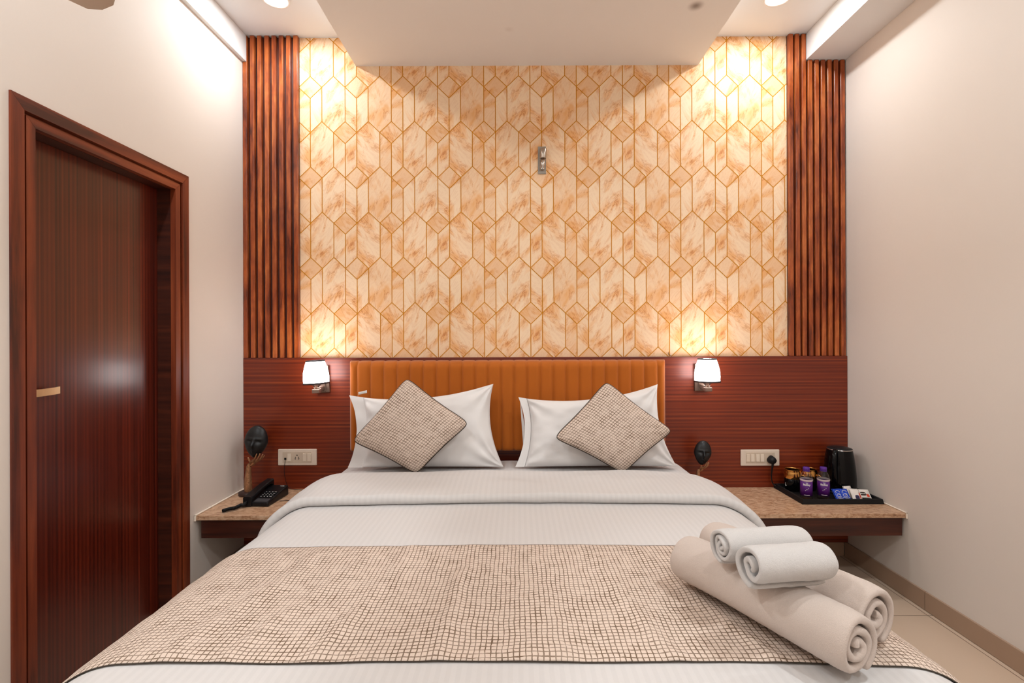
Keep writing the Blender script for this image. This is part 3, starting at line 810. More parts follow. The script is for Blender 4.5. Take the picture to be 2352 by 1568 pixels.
# ------------------------------------------------------------------ rolled towels
def towel(p0, p1, r, thick, turns, m, label, seed, squash=.93, group=None, start=-.3, tail=0):
    p0 = Vector(p0); p1 = Vector(p1); ax = (p1 - p0); L = ax.length; ax.normalize()
    side = Vector((0, 0, 1)).cross(ax).normalized(); up = ax.cross(side)
    mid = (p0 + p1) / 2
    t = empty('rolled_towel', (mid.x, mid.y, mid.z - r * squash), label=label, cat='towel')
    o = Vector(t.location)
    bm = bmesh.new(); K = int(turns * 30); NA = 40
    pitch = (r - thick * .45) / (turns + .15)
    def f(u, v):
        th = u * turns * 2 * PI
        rr = (r - thick * .3) - pitch * u * turns
        lump = 1 + .09 * nz(math.cos(th) * .9 + seed, math.sin(th) * .9, v * 1.2) + .26 * u * nz(math.cos(th) + seed, math.sin(th) * 1.3, v * 2 + 5)
        rr = max(rr * lump, .002)
        a = start * PI + th
        x = math.cos(a) * rr; z = math.sin(a) * rr * squash
        if z < -r * squash * .90: z = -r * squash * .90 + (z + r * squash * .90) * .3
        el = (v - .5) * L
        jag = (.010 * nz(th * .35, seed, 3) - .004 * u * turns * (1 if v < .5 else -1) * 0) * (1 if abs(v - .5) > .3 else 0) * ((abs(v - .5) - .3) / .2)
        el += jag
        dr = 1 - .10 * (max(0, abs(v - .5) - .40) / .10) ** 2          # ends draw in a little
        fz = .0012 * nz(el * 60, a * 4, seed)
        return mid - o + ax * el + side * (x * dr + fz) + up * (z * dr + fz)
    G = grid(bm, K, NA, f)
    tb = mk('towel_roll', bm, m, t, solid=thick, subd=1); tb.modifiers['solid'].offset = 0
    if tail:
        bm = bmesh.new()
        grid(bm, 10, 5, lambda u, v: mid - o + ax * (-L * .42 + u * L * .55) + side * (tail * (r * .55 + v * .022 + .004 * math.sin(u * 9))) + up * (-r * squash + .010 - .003 * v))
        mk('loose_edge', bm, m, t, solid=.003)
    return t
ZT = .589
towel((.430, -1.492, ZT + .064), (.630, -1.868, ZT + .064), .071, .0155, 2.6, M_towel, 'large beige rolled bath towel in front, spiral end towards the bed foot', 1.0, start=-.35, squash=.94)
towel((.545, -1.385, ZT + .066), (.733, -1.772, ZT + .064), .071, .0155, 2.4, M_towel, 'large beige rolled bath towel behind the front one, nearer the right bed edge', 5.0, start=-.4, squash=.94)
towel((.468, -1.780, ZT + .175), (.640, -1.752, ZT + .170), .050, .0115, 2.0, M_towelw, 'small white rolled hand towel on top of the stack, the nearer one', 9.0, start=-.52)
towel((.452, -1.674, ZT + .171), (.650, -1.648, ZT + .169), .044, .0085, 3.0, M_towelw, 'small white rolled hand towel on top of the stack, the farther one', 13.0, start=-.5)

# ------------------------------------------------------------------ wall lamps
def sconce():
    t = empty('wall_lamp', (0, 0, 0), label='x', cat='wall lamp')
    # origin: centre of the back plate on the panelling
    bm = bmesh.new(); bx(bm, -.037, .037, -.020, -.0005, -.075, .075); mk('back_plate', bm, M_bronze, t, bevel=.003)
    bm = bmesh.new(); bx(bm, -.018, .018, -.026, -.020, -.070, .070)
    mk('plate_rib', bm, M_bronze, t, bevel=.002)
    bm = bmesh.new()
    bx(bm, -.013, .013, -.125, -.026, -.062, -.036); bx(bm, -.019, .019, -.140, -.100, -.066, -.044)
    mk('arm', bm, M_bronze, t, bevel=.003)
    M = Matrix.Translation((0, -.115, -.036))
    bm = bmesh.new(); lathe(bm, [(0, -.008), (.010, -.008), (.012, 0), (.016, .008), (.028, .017), (.030, .021), (0, .021)], 28, M=M); mk('cup', bm, M_bronze, t, label='flared metal cup')
    Ms = Matrix.Translation((0, -.115, -.016))
    bm = bmesh.new(); prof_ = [(.058, 0), (.064, .003), (.0655, .03), (.063, .06), (.056, .09), (.0455, .122), (.0435, .122), (.053, .09), (.060, .06), (.0625, .03), (.0600, .005), (.028, .003)]
    lathe(bm, prof_, 48, M=Ms); mk('lamp_shade', bm, M_shade, t, label='glowing white tapered shade')
    bm = bmesh.new(); lathe(bm, [(.0640, -.001), (.0680, -.001), (.0685, .007), (.0655, .007), (.0640, -.001)], 48, M=Ms)
    mk('lower_rim', bm, M_darkmetal, t)
    bm = bmesh.new(); lathe(bm, [(.0440, .118), (.0495, .118), (.0480, .1250), (.0435, .1250), (.0440, .118)], 48, M=Ms); mk('upper_rim', bm, M_darkmetal, t)
    return t
S1 = sconce(); S1.location = (-1.083, -.030, 1.005); S1['label'] = 'lit white-shaded brass wall lamp left of the headboard'
S2 = copy_tree(S1); S2.location = (1.012, -.030, 1.007); S2['label'] = 'lit white-shaded brass wall lamp right of the headboard'
S1.rotation_euler = (0, R(-3), R(4)); S2.rotation_euler = (0, 0, R(-3))
for x in (-1.083, 1.012):
    l = bpy.data.lights.new('bulb', 'POINT'); l.energy = SCONCE_W; l.color = (1, .84, .66); l.shadow_soft_size = .018
    lo = bpy.data.objects.new('lamp_bulb', l); COL.objects.link(lo); lo.location = (x + (-.003 if x < 0 else 0), -.145, 1.085)
    lo.parent = S1 if x < 0 else S2; lo.matrix_parent_inverse = Matrix()
    lo.location = (0, -.115, .080)

# ------------------------------------------------------------------ downlights
def downlight():
    t = empty('downlight', (0, 0, 0), label='x', cat='ceiling light')
    bm = bmesh.new(); lathe(bm, [(.056, 0), (.066, -.001), (.067, -.004), (.062, -.006), (.055, -.003), (.056, 0)], 48); mk('trim_ring', bm, M_trimw, t)
    bm = bmesh.new(); lathe(bm, [(0, -.0025), (.0555, -.0025), (.0555, -.001), (0, -.001)], 48); mk('diffuser', bm, M_led, t, label='glowing white disc')
    return t
def dlamp(x, y, W):
    l = bpy.data.lights.new('downlight_lamp', 'AREA'); l.shape = 'DISK'; l.size = .10; l.energy = W; l.color = LCOL
    lo = bpy.data.objects.new('downlight_lamp', l); COL.objects.link(lo); lo.location = (x, y, ZC - .010)
    return lo
d1 = downlight(); d1.location = (-1.200, -.322, ZC); d1['label'] = 'round recessed ceiling light over the left slatted panel'
d2 = copy_tree(d1); d2.location = (1.298, -.322, ZC); d2['label'] = 'round recessed ceiling light over the right slatted panel'
dlamp(-1.200, -.322, DOWN_W); dlamp(1.298, -.322, DOWN_W)
for x in (-1.200, 1.298):
    for y in (-2.0, -3.2): dlamp(x, y, ROOM_W)

# ------------------------------------------------------------------ ceiling fan (one blade tip reaches the picture)
fan = empty('ceiling_fan', (-.85, -1.72, 2.24), label='beige ceiling fan blade tip at the top left corner', cat='ceiling fan')
bm = bmesh.new(); lathe(bm, [(0, -.045), (.06, -.04), (.085, -.015), (.085, .03), (.05, .05), (0, .055)], 32); mk('motor_housing', bm, M_fan, fan)
bm = bmesh.new(); tube(bm, [(0, 0, .05), (0, 0, ZD - 2.24 - .002)], .011, 12); lathe(bm, [(0, ZD - 2.24 - .05), (.05, ZD - 2.24 - .04), (.06, ZD - 2.24 - .003), (0, ZD - 2.24 - .003)], 28); mk('down_rod', bm, M_fan, fan)
for k in range(3):
    a = math.atan2(.43, -.47) + k * 2 * PI / 3
    bm = bmesh.new(); out = [(.10, -.03), (.16, -.055), (.55, -.068), (.605, -.050), (.640, -.020), (.640, .025), (.60, .055), (.55, .066), (.16, .055), (.10, .03)]
    lo_ = [bm.verts.new((x * math.cos(a) - y * math.sin(a), x * math.sin(a) + y * math.cos(a), -.002 + y * .12)) for x, y in out]
    hi_ = [bm.verts.new((v.co.x, v.co.y, v.co.z + .004)) for v in lo_]
    bm.faces.new(lo_[::-1]); bm.faces.new(hi_)
    for i in range(len(out)): j = (i + 1) % len(out); bm.faces.new((lo_[i], lo_[j], hi_[j], hi_[i]))
    mk('blade', bm, M_fan, fan, bevel=.001)

# ------------------------------------------------------------------ small fitting on the wallpaper
sp = empty('picture_light', (.137, -.002, 2.146), label='small metal tube wall light on a frosted plate, mid wallpaper', cat='wall light')
bm = bmesh.new(); bx(bm, -.0225, .0225, -.008, -.0005, 0, .152); mk('frosted_plate', bm, M_acrylic, sp, bevel=.001)
bm = bmesh.new(); bx(bm, -.013, .013, -.0088, -.008, .016, .138); mk('metal_inlay', bm, M_nickel, sp)
bm = bmesh.new(); M = Matrix.Rotation(R(3), 4, 'Y') @ Matrix.Translation((-.004, -.030, 0))
tube(bm, [M @ Vector((0.006, 0, .078)), M @ Vector((0.006, 0, .132))], .0165, 24); mk('lamp_head', bm, M_nickel, sp, bevel=.001)
bm = bmesh.new(); tube(bm, [M @ Vector((0.005, 0, .018)), M @ Vector((0.006, 0, .079))], .0105, 20); tube(bm, [M @ Vector((.005, 0, .03)), Vector((0, -.008, .03))], .006, 12); mk('stem', bm, M_chrome, sp)
bm = bmesh.new(); tube(bm, smooth_path([(-.0035, 0, .02), (-.004, -.002, .01), (.004, -.003, .004), (.013, -.004, .0)], 6), .0012, 6)
o = mk('wire_stub', bm, M_blackm, label='short black wire end poking out above the panelling near the right lamp', cat='wire'); o.location = (.845, -.010, 1.1235)

# ------------------------------------------------------------------ switch plates
def plate(x, z, label):
    t = empty('switch_plate', (x, -.0302, z), label=label, cat='switch plate')
    bm = bmesh.new(); bx(bm, -.107, .107, -.010, 0, -.045, .045); mk('cover_frame', bm, M_cream, t, bevel=.004, seg=3)
    bm = bmesh.new(); bx(bm, -.080, .080, -.0115, -.0100, -.030, .030); mk('module_strip', bm, M_cream2, t, bevel=.0008)
    return t
def rocker(t, x, tilt):
    bm = bmesh.new(); bx(bm, x - .0095, x + .0095, -.0155, -.0116, -.021, .021)
    for v in bm.verts:
        if v.co.y < -.014: v.co.y += .0022 * (1 if v.co.z * tilt > 0 else 0)
    mk('rocker_switch', bm, M_rocker, t, bevel=.001)
pl = plate(-1.225, .572, 'cream switch plate with five-pin socket and phone jack, above the telephone')
rocker(pl, -.043, 1); rocker(pl, .042, -1); rocker(pl, .067, -1)
bm = bmesh.new(); bx(bm, -.071, -.059, -.0122, -.0116, -.014, -.002); mk('phone_jack', bm, M_hole, pl)
bm = bmesh.new()
for (dx, dz, r) in ((0, .012, .0035), (-.009, .001, .0026), (.009, .001, .0026), (-.010, -.008, .0030), (.010, -.008, .0030)):
    tube(bm, [(dx, -.0123, dz), (dx, -.0116, dz)], r, 12)
mk('socket_holes', bm, M_hole, pl)
pr = plate(1.338, .560, 'cream switch plate with black plug in its socket, above the tea tray')
rocker(pr, -.068, -1); rocker(pr, -.043, 1); rocker(pr, -.014, 1); rocker(pr, .010, 1)
pc = empty('power_plug', (1.395, -.046, .552), label='black three-pin plug with black cord in the right switch plate', cat='plug')
bm = bmesh.new(); lathe(bm, [(0, -.032), (.012, -.031), (.020, -.022), (.023, -.004), (.023, .0035), (0, .0035)], 24, M=Matrix.Rotation(R(90), 4, 'X') @ Matrix.Rotation(PI, 4, 'X'), sx=1, sy=1.0)
for v in bm.verts:
    v.co.x *= 1 - .35 * max(0, min(1, (v.co.z + .0) / .023)); 
for v in bm.verts: v.co.y = v.co.y if v.co.y < .003 else .003
mk('plug_body', bm, M_blackm, pc)
bm = bmesh.new(); tube(bm, smooth_path([(0, -.018, -.018), (-.004, -.017, -.05), (-.004, -.010, -.09), (.004, -.004, -.125), (.018, -.012, -.142), (.05, -.030, -.146)], 8), [.0065, .0045, .0035, .0035, .0035, .0035], 10); mk('cord', bm, M_blackm, pc)

# ------------------------------------------------------------------ carved masks on hands
def mask(name, loc, sc, label, rz, flip=1, tall=.30):
    t = empty(name, loc, rz, label=label, cat='sculpture'); 
    H = tall
    bm = bmesh.new(); lathe(bm, [(0, 0), (.046, 0), (.048, .003), (.048, .015), (.045, .018), (0, .018)], 40); mk('base', bm, M_basew, t)
    # forearm
    bm = bmesh.new(); az = H * .62
    pth = smooth_path([(0, 0, .016), (-.001 * flip, 0, .05), (0, 0, az * .6), (.003 * flip, 0, az * .92), (.010 * flip, 0, az)], 6)
    tube(bm, pth, [.019, .0205, .018, .0145, .011, .010], 18); mk('forearm', bm, M_armc, t, label='carved bronze-coloured forearm')
    hc = Vector((.040 * flip, .004, H + .020))             # centre of the face
    # hand: palm and five fingers cupped along the cheek
    bm = bmesh.new()
    w0 = Vector((.010 * flip, 0, az - .004)); pm = Vector((.032 * flip, -.004, az + .014))
    tube(bm, smooth_path([w0, (w0 + pm) / 2 + Vector((.002 * flip, 0, -.002)), pm, pm + Vector((.010 * flip, -.002, .006))], 5), [.010, .013, .014, .009], 14)
    fings = [((.026, -.012, .012), (.046, -.030, .034), (.060, -.035, .062)), ((.034, -.008, .010), (.058, -.027, .030), (.074, -.028, .062)),
             ((.040, -.002, .010), (.068, -.018, .030), (.084, -.018, .056)), ((.042, .006, .012), (.072, -.006, .030), (.087, -.006, .048)),
             ((.018, -.010, .006), (.022, -.028, .020), (.014, -.034, .044))]
    for k, fg in enumerate(fings):
        pts = smooth_path([Vector((a * flip, b, az + c)) for a, b, c in fg], 6)
        tube(bm, pts, [.0052, .0046, .0040, .0030] if k < 4 else [.006, .005, .0035], 10)
    mk('hand', bm, M_armc, t, label='slim bronze hand with raised fingers')
    # face
    bm = bmesh.new(); res = bmesh.ops.create_uvsphere(bm, u_segments=64, v_segments=48, radius=1)
    def g(x, z, cx, cz, sx, sz): return math.exp(-((x - cx) / sx) ** 2 - ((z - cz) / sz) ** 2)
    for v in bm.verts:
        x, y, z = v.co
        wx = 1 - .34 * max(0, -z) ** 1.2 - .02 * max(0, z)
        fy = 0
        if y < 0:
            fy += -.30 * g(x, z, 0, -.17, .10, .20) - .10 * g(x, z, 0, .05, .07, .18)        # nose
            fy += .15 * (g(x, z, -.36, .06, .20, .11) + g(x, z, .36, .06, .20, .11))          # eye hollows
            fy += -.07 * (g(x, z, -.36, .02, .16, .05) + g(x, z, .36, .02, .16, .05))         # closed lids
            fy += -.07 * (g(x, z, -.36, .22, .26, .06) + g(x, z, .36, .22, .26, .06))         # brow
            fy += -.11 * g(x, z, 0, -.48, .17, .045) - .10 * g(x, z, 0, -.57, .14, .05) + .07 * g(x, z, 0, -.525, .2, .018)   # lips
            fy += -.06 * g(x, z, 0, -.82, .2, .12)
            fy += -.04 * (g(x, z, -.45, -.25, .2, .2) + g(x, z, .45, -.25, .2, .2))
        v.co = Vector((x * .060 * wx, (y * .62 + fy * 1.5) * .060, z * .086))
    bmesh.ops.transform(bm, matrix=Matrix.Translation(hc) @ Matrix.Rotation(R(6 * flip), 4, 'Y'), verts=bm.verts)
    for f in bm.faces: f.smooth = True
    mk('mask_face', bm, M_mask, t, label='smooth black bald face with closed eyes')
    t.scale = (sc, sc, sc)
    return t
SZ = .3955
mask('mask_sculpture', (-1.447, -.130, SZ), 1.0, 'black face sculpture resting on a carved hand, beside the telephone', R(4), 1, .262)
mask('mask_sculpture', (.960, -.130, SZ), .76, 'smaller black face sculpture on a hand, half hidden behind the bed right side', R(-4), .85, .262)

# ------------------------------------------------------------------ telephone
ph = empty('telephone', (-1.300, -.225, SZ), R(-3), label='black corded desk telephone on the left granite shelf', cat='telephone')
bm = bmesh.new(); v = bx(bm, -.064, .064, -.100, .100, 0, .05)
for q in bm.verts:
    if q.co.z > .01: q.co.z = .022 if q.co.y < 0 else .052
    if q.co.z > .01: q.co.x *= .97
mk('phone_body', bm, M_blackp, ph, bevel=.006, seg=3)
def slope(y): return .022 + (y + .100) / .20 * .030
bm = bmesh.new()
for q in ((-.012, .056, -.095, -.062),):
    vv = [bm.verts.new((x, y, slope(y) + d)) for d in (.0002, .0022) for x, y in ((q[0], q[2]), (q[1], q[2]), (q[1], q[3]), (q[0], q[3]))]
    for f in ((0, 3, 2, 1), (4, 5, 6, 7), (0, 1, 5, 4), (1, 2, 6, 5), (2, 3, 7, 6), (3, 0, 4, 7)): bm.faces.new([vv[i] for i in f])
mk('name_card', bm, M_greyp, ph)
kb = None
for r in range(4):
    for c in range(4):
        x = -.004 + c * .0165; y = -.045 + r * .0165
        bm = bmesh.new(); hw = .0056 if c < 3 else .0065
        vv = [bm.verts.new((x + a * hw, y + b * .0048, slope(y + b * .0048) + d)) for d in (.0002, .004) for a, b in ((-1, -1), (1, -1), (1, 1), (-1, 1))]
        for f in ((0, 3, 2, 1), (4, 5, 6, 7), (0, 1, 5, 4), (1, 2, 6, 5), (2, 3, 7, 6), (3, 0, 4, 7)): bm.faces.new([vv[i] for i in f])
        k_ = mk('phone_key', bm, M_blackm, ph, bevel=.0008)
        bm = bmesh.new(); z = slope(y) + .0045
        a_, b2 = (.0022, .0020) if c < 3 else (.0055, .0012)
        vv = [bm.verts.new((x + p * a_, y + q * b2, z + q * b2 * .16)) for p, q in ((-1, -1), (1, -1), (1, 1), (-1, 1))]; bm.faces.new(vv)
        mk('key_mark', bm, M_white, k_)
bm = bmesh.new(); z_ = slope(.082) + .0004
bm.faces.new([bm.verts.new((.038 + a * .011, .082 + b * .0022, z_ + b * .0022 * .15)) for a, b in ((-1, -1), (1, -1), (1, 1), (-1, 1))])
mk('printed_bar', bm, M_white, ph)
bm = bmesh.new()
pts = smooth_path([(-.040, -.106, .032), (-.040, -.085, .042), (-.040, -.04, .054), (-.040, .04, .068), (-.040, .085, .070), (-.040, .104, .064)], 5)
rings = []
for i, p in enumerate(pts):
    q = i / (len(pts) - 1); endy = abs(q - .5) * 2; hw = .0215; th = .008 + .012 * endy ** 3; dn = .012 * endy ** 4
    rings.append([bm.verts.new((p.x + a * hw, p.y, p.z + b * th - (dn if b < 0 else 0))) for a, b in ((-1, -.9), (-.8, -1), (.8, -1), (1, -.9), (1, .6), (.8, 1), (-.8, 1), (-1, .6))])
for a, b in zip(rings, rings[1:]):
    for k in range(8): f = bm.faces.new((a[k], a[(k + 1) % 8], b[(k + 1) % 8], b[k]))
bm.faces.new(rings[0][::-1]); bm.faces.new(rings[-1])
mk('handset', bm, M_blackp, ph, bevel=.002)
# coiled cord
bm = bmesh.new(); cpath = smooth_path([(-.042, -.108, .028), (-.050, -.118, .014), (-.066, -.112, .012), (-.068, -.130, .012), (-.072, -.155, .012), (-.092, -.172, .012), (-.104, -.196, .012)], 22)
tot = len(cpath); hp = []
for i in range(tot * 3):
    q = i / (tot * 3 - 1) * (tot - 1); a = int(q); b = min(a + 1, tot - 1); p = cpath[a].lerp(cpath[b], q - a)
    d = (cpath[min(a + 1, tot - 1)] - cpath[max(a - 1, 0)]).normalized(); s_ = d.cross(Vector((0, 0, 1))).normalized(); u_ = s_.cross(d)
    ang = i * .85; rad_ = .0072 if i > 20 else .002
    hp.append(p + (s_ * math.cos(ang) + u_ * math.sin(ang)) * rad_)
tube(bm, hp, .0019, 6); mk('coiled_cord', bm, M_blackm, ph)
# line cord from the wall jack to the phone
bm = bmesh.new()
tube(bm, smooth_path([(-1.290, -.043, .560), (-1.294, -.046, .50), (-1.288, -.046, .45), (-1.270, -.045, .405), (-1.235, -.050, .3985), (-1.180, -.065, .3985), (-1.125, -.085, .3985)], 8), .0014, 6)
tube(bm, smooth_path([(-1.225, -.245, .3985), (-1.17, -.23, .3985), (-1.13, -.17, .3985), (-1.09, -.09, .3985), (-1.02, -.045, .3985)], 8), .0016, 6)
mk('phone_line', bm, M_blackm, label='thin dark telephone line hanging from the left switch plate', cat='cable')

# remote control wedged by the bed
rc = empty('remote_control', (-1.085, -.245, SZ), R(6), label='black remote control with many small buttons beside the telephone', cat='remote control')
bm = bmesh.new(); bx(bm, -.022, .022, -.105, .105, 0, .017); mk('remote_body', bm, M_blackm, rc, bevel=.005, seg=3)
for r in range(9):
    for c in range(3):
        bm = bmesh.new(); bx(bm, -.014 + c * .011, -.014 + c * .011 + .006, -.07 + r * .018, -.07 + r * .018 + .007, .017, .0185)
        mk('remote_button', bm, M_greyp, rc)

# ------------------------------------------------------------------ tea tray
tr = empty('tea_tray', (1.6140, -.180, SZ), label='black rectangular tray of tea things on the right granite shelf', cat='tray')
bm = bmesh.new()
def rect(hx, hy, z): return [bm.verts.new((a * hx, b * hy, z)) for a, b in ((-1, -1), (1, -1), (1, 1), (-1, 1))]
A = rect(.2045, .140, .0); B = rect(.199, .137, .024); C = rect(.189, .127, .024); Dd = rect(.185, .123, .006)
for p, q in ((A, B), (B, C), (C, Dd)):
    for i in range(4): bm.faces.new((p[i], p[(i + 1) % 4], q[(i + 1) % 4], q[i]))
bm.faces.new(A[::-1]); bm.faces.new(Dd)
mk('tray_body', bm, M_blackm, tr, bevel=.0015)
TZ = SZ + .0068

kt = empty('electric_kettle', (1.715, -.135, TZ), R(-38), label='tall glossy black electric kettle on the tray corner by the wall', cat='kettle')
bm = bmesh.new(); lathe(bm, [(0, 0), (.078, 0), (.079, .008), (.076, .014), (0, .014)], 48); mk('power_base', bm, M_blackm, kt)
bm = bmesh.new(); lathe(bm, [(0, .0145), (.077, .0145), (.079, .03), (.078, .08), (.073, .14), (.066, .20), (.0605, .232), (.059, .236), (0, .236)], 56); mk('kettle_body', bm, M_blackg, kt)
bm = bmesh.new(); lathe(bm, [(.0585, .2345), (.0618, .2345), (.0605, .2385), (.0585, .2385), (.0585, .2345)], 56); mk('steel_rim', bm, M_chrome, kt)
bm = bmesh.new(); lathe(bm, [(.0583, .2365), (.057, .241), (.040, .246), (0, .248)], 48); mk('lid', bm, M_blackm, kt)
bm = bmesh.new(); hp = smooth_path([(-.012, -.054, .236), (-.013, -.074, .235), (-.015, -.092, .210), (-.016, -.100, .15), (-.014, -.094, .09), (-.012, -.082, .055), (-.010, -.074, .045)], 6)
rr_ = []
for i, p in enumerate(hp):
    d = (hp[min(i + 1, len(hp) - 1)] - hp[max(i - 1, 0)]).normalized(); nn = Vector((1, 0, 0)).cross(d)
    rr_.append([bm.verts.new(p + Vector((1, 0, 0)) * a * .0115 + nn * b * .007) for a, b in ((-1, -.6), (-.6, -1), (.6, -1), (1, -.6), (1, .6), (.6, 1), (-.6, 1), (-1, .6))])
for a, b in zip(rr_, rr_[1:]):
    for k in range(8): f = bm.faces.new((a[k], a[(k + 1) % 8], b[(k + 1) % 8], b[k])); f.smooth = True
bm.faces.new(rr_[0][::-1]); bm.faces.new(rr_[-1]); mk('handle', bm, M_blackg, kt)
bm = bmesh.new(); bx(bm, -.014, .004, -.0915, -.0780, .020, .032); mk('power_light', bm, M_acrylic, kt)
kt.scale = (1, 1, .965)

def mug():
    t = empty('mug', (0, 0, 0), label='x', cat='mug')
    bm = bmesh.new(); lathe(bm, [(0, 0), (.030, 0), (.036, .004), (.040, .02), (.041, .04), (.040, .062), (.038, .0622), (.036, .06), (.037, .04), (.034, .008), (0, .006)], 40); mk('cup_body', bm, M_blackg, t)
    bm = bmesh.new(); lathe(bm, [(.0402, .058), (.0425, .064), (.0435, .072), (.041, .088), (.0375, .097), (.0395, .099), (.0368, .0985), (.0355, .096), (.0395, .086), (.0415, .072), (.0385, .060)], 44); mk('gold_rim', bm, M_goldm, t, label='broad polished gold rim')
    bm = bmesh.new()
    pts = smooth_path([(.040, 0, .072), (.050, 0, .076), (.061, 0, .066), (.066, 0, .048), (.064, 0, .034)], 6); rr = []
    for i, p in enumerate(pts):
        d = (pts[min(i + 1, len(pts) - 1)] - pts[max(i - 1, 0)]).normalized(); nn = Vector((0, 1, 0)).cross(d)
        rr.append([bm.verts.new(p + Vector((0, 1, 0)) * a * .005 + nn * b * .0018) for a, b in ((-1, -1), (1, -1), (1, 1), (-1, 1))])
    for a, b in zip(rr, rr[1:]):
        for k in range(4): f = bm.faces.new((a[k], a[(k + 1) % 4], b[(k + 1) % 4], b[k])); f.smooth = True
    bm.faces.new(rr[0][::-1]); bm.faces.new(rr[-1]); mk('handle', bm, M_goldm, t, label='slim gold handle')
    return t
m1 = mug(); m1.location = (1.480, -.105, TZ); m1.rotation_euler.z = R(-38); m1.scale = (1, 1, 1.14); m1['label'] = 'black mug with gold rim and handle at the left end of the tray'
m2 = copy_tree(m1); m2.location = (1.572, -.098, TZ); m2.rotation_euler.z = R(-50); m2['label'] = 'black mug with gold rim standing behind the two purple bottles'
mark = [(-.9, .8), (-1.2, .2), (-1.0, -.5), (-.4, -1.0), (.2, -.9), (.5, -.4)]
bm = bmesh.new(); tube(bm, smooth_path([((.0412) * math.sin(R(-38) + a * .14), -.0412 * math.cos(R(-38) + a * .14), .030 + b * .008) for a, b in mark], 5), .0008, 6)
mk('white_curve', bm, M_white, m1)  # thin white curve on the side of the black mug

def bottle():
    t = empty('water_bottle', (0, 0, 0), label='x', cat='bottle')
    out = [(0, .001), (.022, 0), (.027, .004), (.0285, .012), (.0265, .018), (.0275, .024), (.0275, .096), (.0285, .100), (.0290, .106), (.0285, .112), (.025, .126), (.018, .138), (.0135, .142), (.0135, .147)]
    inn = [(r - .0008, z + .0006) for r, z in out[::-1] if r > .002] + [(0, .0018)]
    bm = bmesh.new(); lathe(bm, out + inn, 40); mk('bottle_body', bm, M_pet, t)
    bm = bmesh.new(); lathe(bm, [(0, .148), (.0150, .148), (.0155, .1485), (.0158, .160), (.0145, .163), (0, .163)], 36)
    lathe(bm, [(.0145, .143), (.0158, .143), (.0158, .1465), (.0145, .1465), (.0145, .143)], 36); mk('cap', bm, M_cap, t, label='purple screw cap')
    bm = bmesh.new(); lathe(bm, [(.0277, .022), (.0281, .022), (.0281, .095), (.0277, .095), (.0277, .022)], 40); lb = mk('label_wrap', bm, M_purple, t, label='purple paper label')
    bm = bmesh.new(); lathe(bm, [(.0279, .0952), (.0291, .0990), (.0295, .104), (.0291, .1045), (.0279, .0955)], 40); mk('clear_band', bm, M_band, t)
    rb = .0283
    def T(z): return Matrix.Translation((0, -rb, z)) @ FACE
    text_obj('Bailley', .0128, M_white, lb, T(.079), bend=rb, ext=.0003, font_bold=.0003, sx=1.05)
    def patch(x, z, hw, hh):
        n = 6; bm = bmesh.new()
        a = [bm.verts.new(((rb + .0003) * math.sin((x - hw + 2 * hw * i / n) / rb), -(rb + .0003) * math.cos((x - hw + 2 * hw * i / n) / rb), z - hh)) for i in range(n + 1)]
        b = [bm.verts.new((v.co.x, v.co.y, z + hh)) for v in a]
        for i in range(n): bm.faces.new((a[i], a[i + 1], b[i + 1], b[i]))
        mk('printed_line' if hw > .01 else 'printed_star', bm, M_white, lb)
    patch(.001, .0275, .013, .0011); patch(0, .0885, .005, .0008); patch(0, .055, .0018, .0018); patch(-.006, .050, .0011, .0011); patch(.004, .058, .0009, .0009); patch(.008, .062, .0011, .0011)
    return t
b1 = bottle(); b1.location = (1.466, -.258, TZ); b1.rotation_euler.z = R(-26); b1['label'] = 'small water bottle with purple label and cap, in front of the left mug'
b2 = copy_tree(b1); b2.location = (1.553, -.258, TZ); b2.rotation_euler.z = R(-24); b2['label'] = 'small water bottle with purple label and cap, nearer the blue sachets'

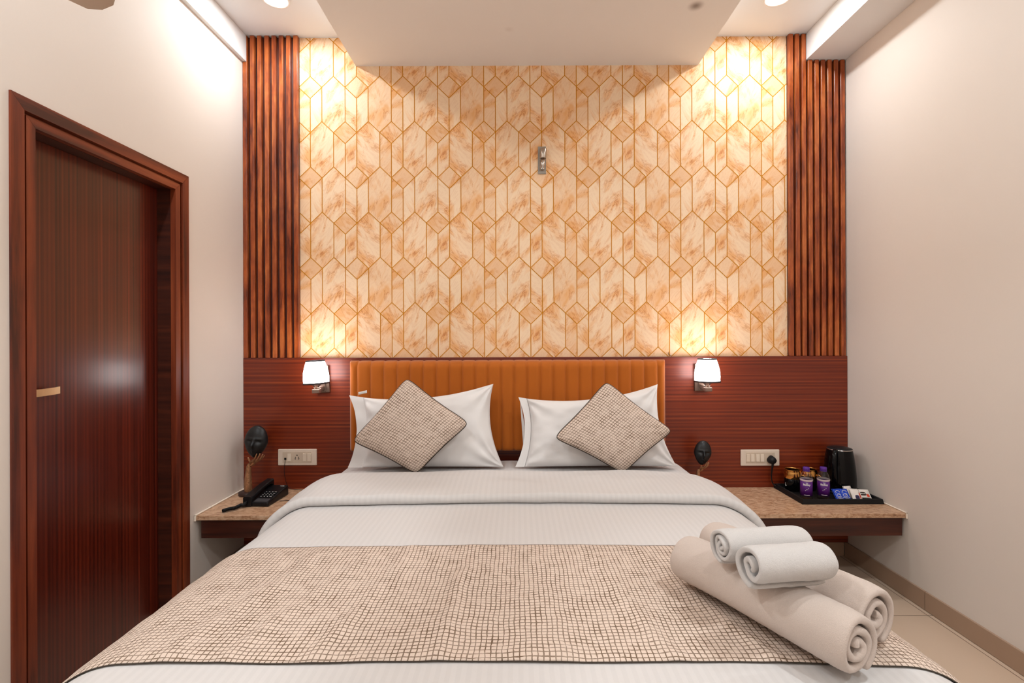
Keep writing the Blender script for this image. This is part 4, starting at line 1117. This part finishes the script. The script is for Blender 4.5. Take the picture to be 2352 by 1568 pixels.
def sachet(name, w_, h_, loc, rot, m, label, prints=(), txt=None):
    t = empty(name, loc, label=label, cat='sachet'); t.rotation_euler = rot
    bm = bmesh.new(); n = 14
    for side in (1, -1):
        V = []
        for i in range(n + 1):
            row = []
            for j in range(n + 1):
                a, b = 2 * i / n - 1, 2 * j / n - 1
                th = .0045 * max(0, 1 - abs(a / .84) ** 3) ** .6 * max(0, 1 - abs(b) ** 3) ** .6 if abs(a) < .84 else 0
                row.append(bm.verts.new((a * w_ / 2, side * th + .0010 * nz(a * 3 + w_ * 50, b * 3, 3) , b * h_ / 2 + (.0010 * ((i + j) % 2) if abs(b) == 1 else 0))))
            V.append(row)
        for i in range(n):
            for j in range(n): f = bm.faces.new((V[i][j], V[i + 1][j], V[i + 1][j + 1], V[i][j + 1])); f.smooth = True
    bmesh.ops.remove_doubles(bm, verts=bm.verts, dist=.0001)
    b_ = mk('foil_pack', bm, m, t)
    if prints == 'swirl':
        prints = ()
        for k, (cx_, cz_, rx, rz_, a0, a1) in enumerate(((.000, -.010, .011, .010, 30, 330), (.001, -.009, .006, .006, -150, 120), (.000, .010, .010, .007, -20, 220), (.002, -.020, .014, .005, 170, 350))):
            bm = bmesh.new(); tube(bm, [(cx_ + rx * math.cos(R(a0 + (a1 - a0) * q / 24)), -.0052, cz_ + rz_ * math.sin(R(a0 + (a1 - a0) * q / 24))) for q in range(25)], .0010, 6)
            mk('printed_swirl', bm, M_white, b_)
    for (x0, x1, z0, z1, mm) in prints:
        bm = bmesh.new(); n2 = 8
        def yy(x, z):
            a, b = x / (w_ / 2), z / (h_ / 2)
            th = .0045 * max(0, 1 - abs(a / .84) ** 3) ** .6 * max(0, 1 - abs(b) ** 3) ** .6 if abs(a) < .84 else 0
            return -th - .0011 
        cx_, cz_ = (x0 + x1) / 2, (z0 + z1) / 2
        c_ = bm.verts.new((cx_, yy(cx_, cz_), cz_)); ring = []
        for k in range(20):
            an = 2 * PI * k / 20; ca, sa = math.cos(an), math.sin(an); q = (abs(ca) ** 3 + abs(sa) ** 3) ** (-1 / 3)
            x, z = cx_ + (x1 - x0) / 2 * ca * q, cz_ + (z1 - z0) / 2 * sa * q; ring.append(bm.verts.new((x, yy(x, z), z)))
        for k in range(20): bm.faces.new((c_, ring[k], ring[(k + 1) % 20]))
        mk('printed_panel', bm, mm, b_)
    if txt:
        s_, size, mm, x, z = txt
        text_obj(s_, size, mm, b_, Matrix.Translation((x, -.0062, z)) @ FACE, ext=.0002, font_bold=.0002)
    return t
lean = R(-42)
def sz_(h): return TZ + math.cos(lean) * h / 2 + .004
sachet('milk_sachet', .044, .058, (1.624, -.262, sz_(.058)), (lean, 0, R(4)), M_blue, 'glossy blue sachet with white print, nearer the purple bottles', 'swirl')
sachet('milk_sachet', .042, .056, (1.662, -.256, sz_(.056)), (lean, 0, R(-3)), M_blue, 'glossy blue sachet with white print, touching the white sachets', 'swirl')
sachet('sugar_sachet', .046, .064, (1.694, -.240, sz_(.064)), (R(-30), 0, R(8)), M_sachw, 'plain white crumpled sachet standing behind the others')
sachet('tea_sachet', .048, .060, (1.712, -.268, sz_(.060)), (lean, R(4), R(-4)), M_sachw, 'white sachet with a round navy emblem on the tray', [(-.010, .010, -.028, -.006, M_sachn), (.012, .021, -.022, .010, M_sachr)])
sachet('coffee_sachet', .058, .050, (1.758, -.258, sz_(.050) + .004), (R(-48), R(2), R(-6)), M_sachw, 'white, red and brown coffee sachet nearest the wall', [(-.024, .008, -.014, .006, M_sachb), (.008, .022, -.020, -.004, M_sachr)], ('NESCAFE', .0065, M_white, -.008, -.004))
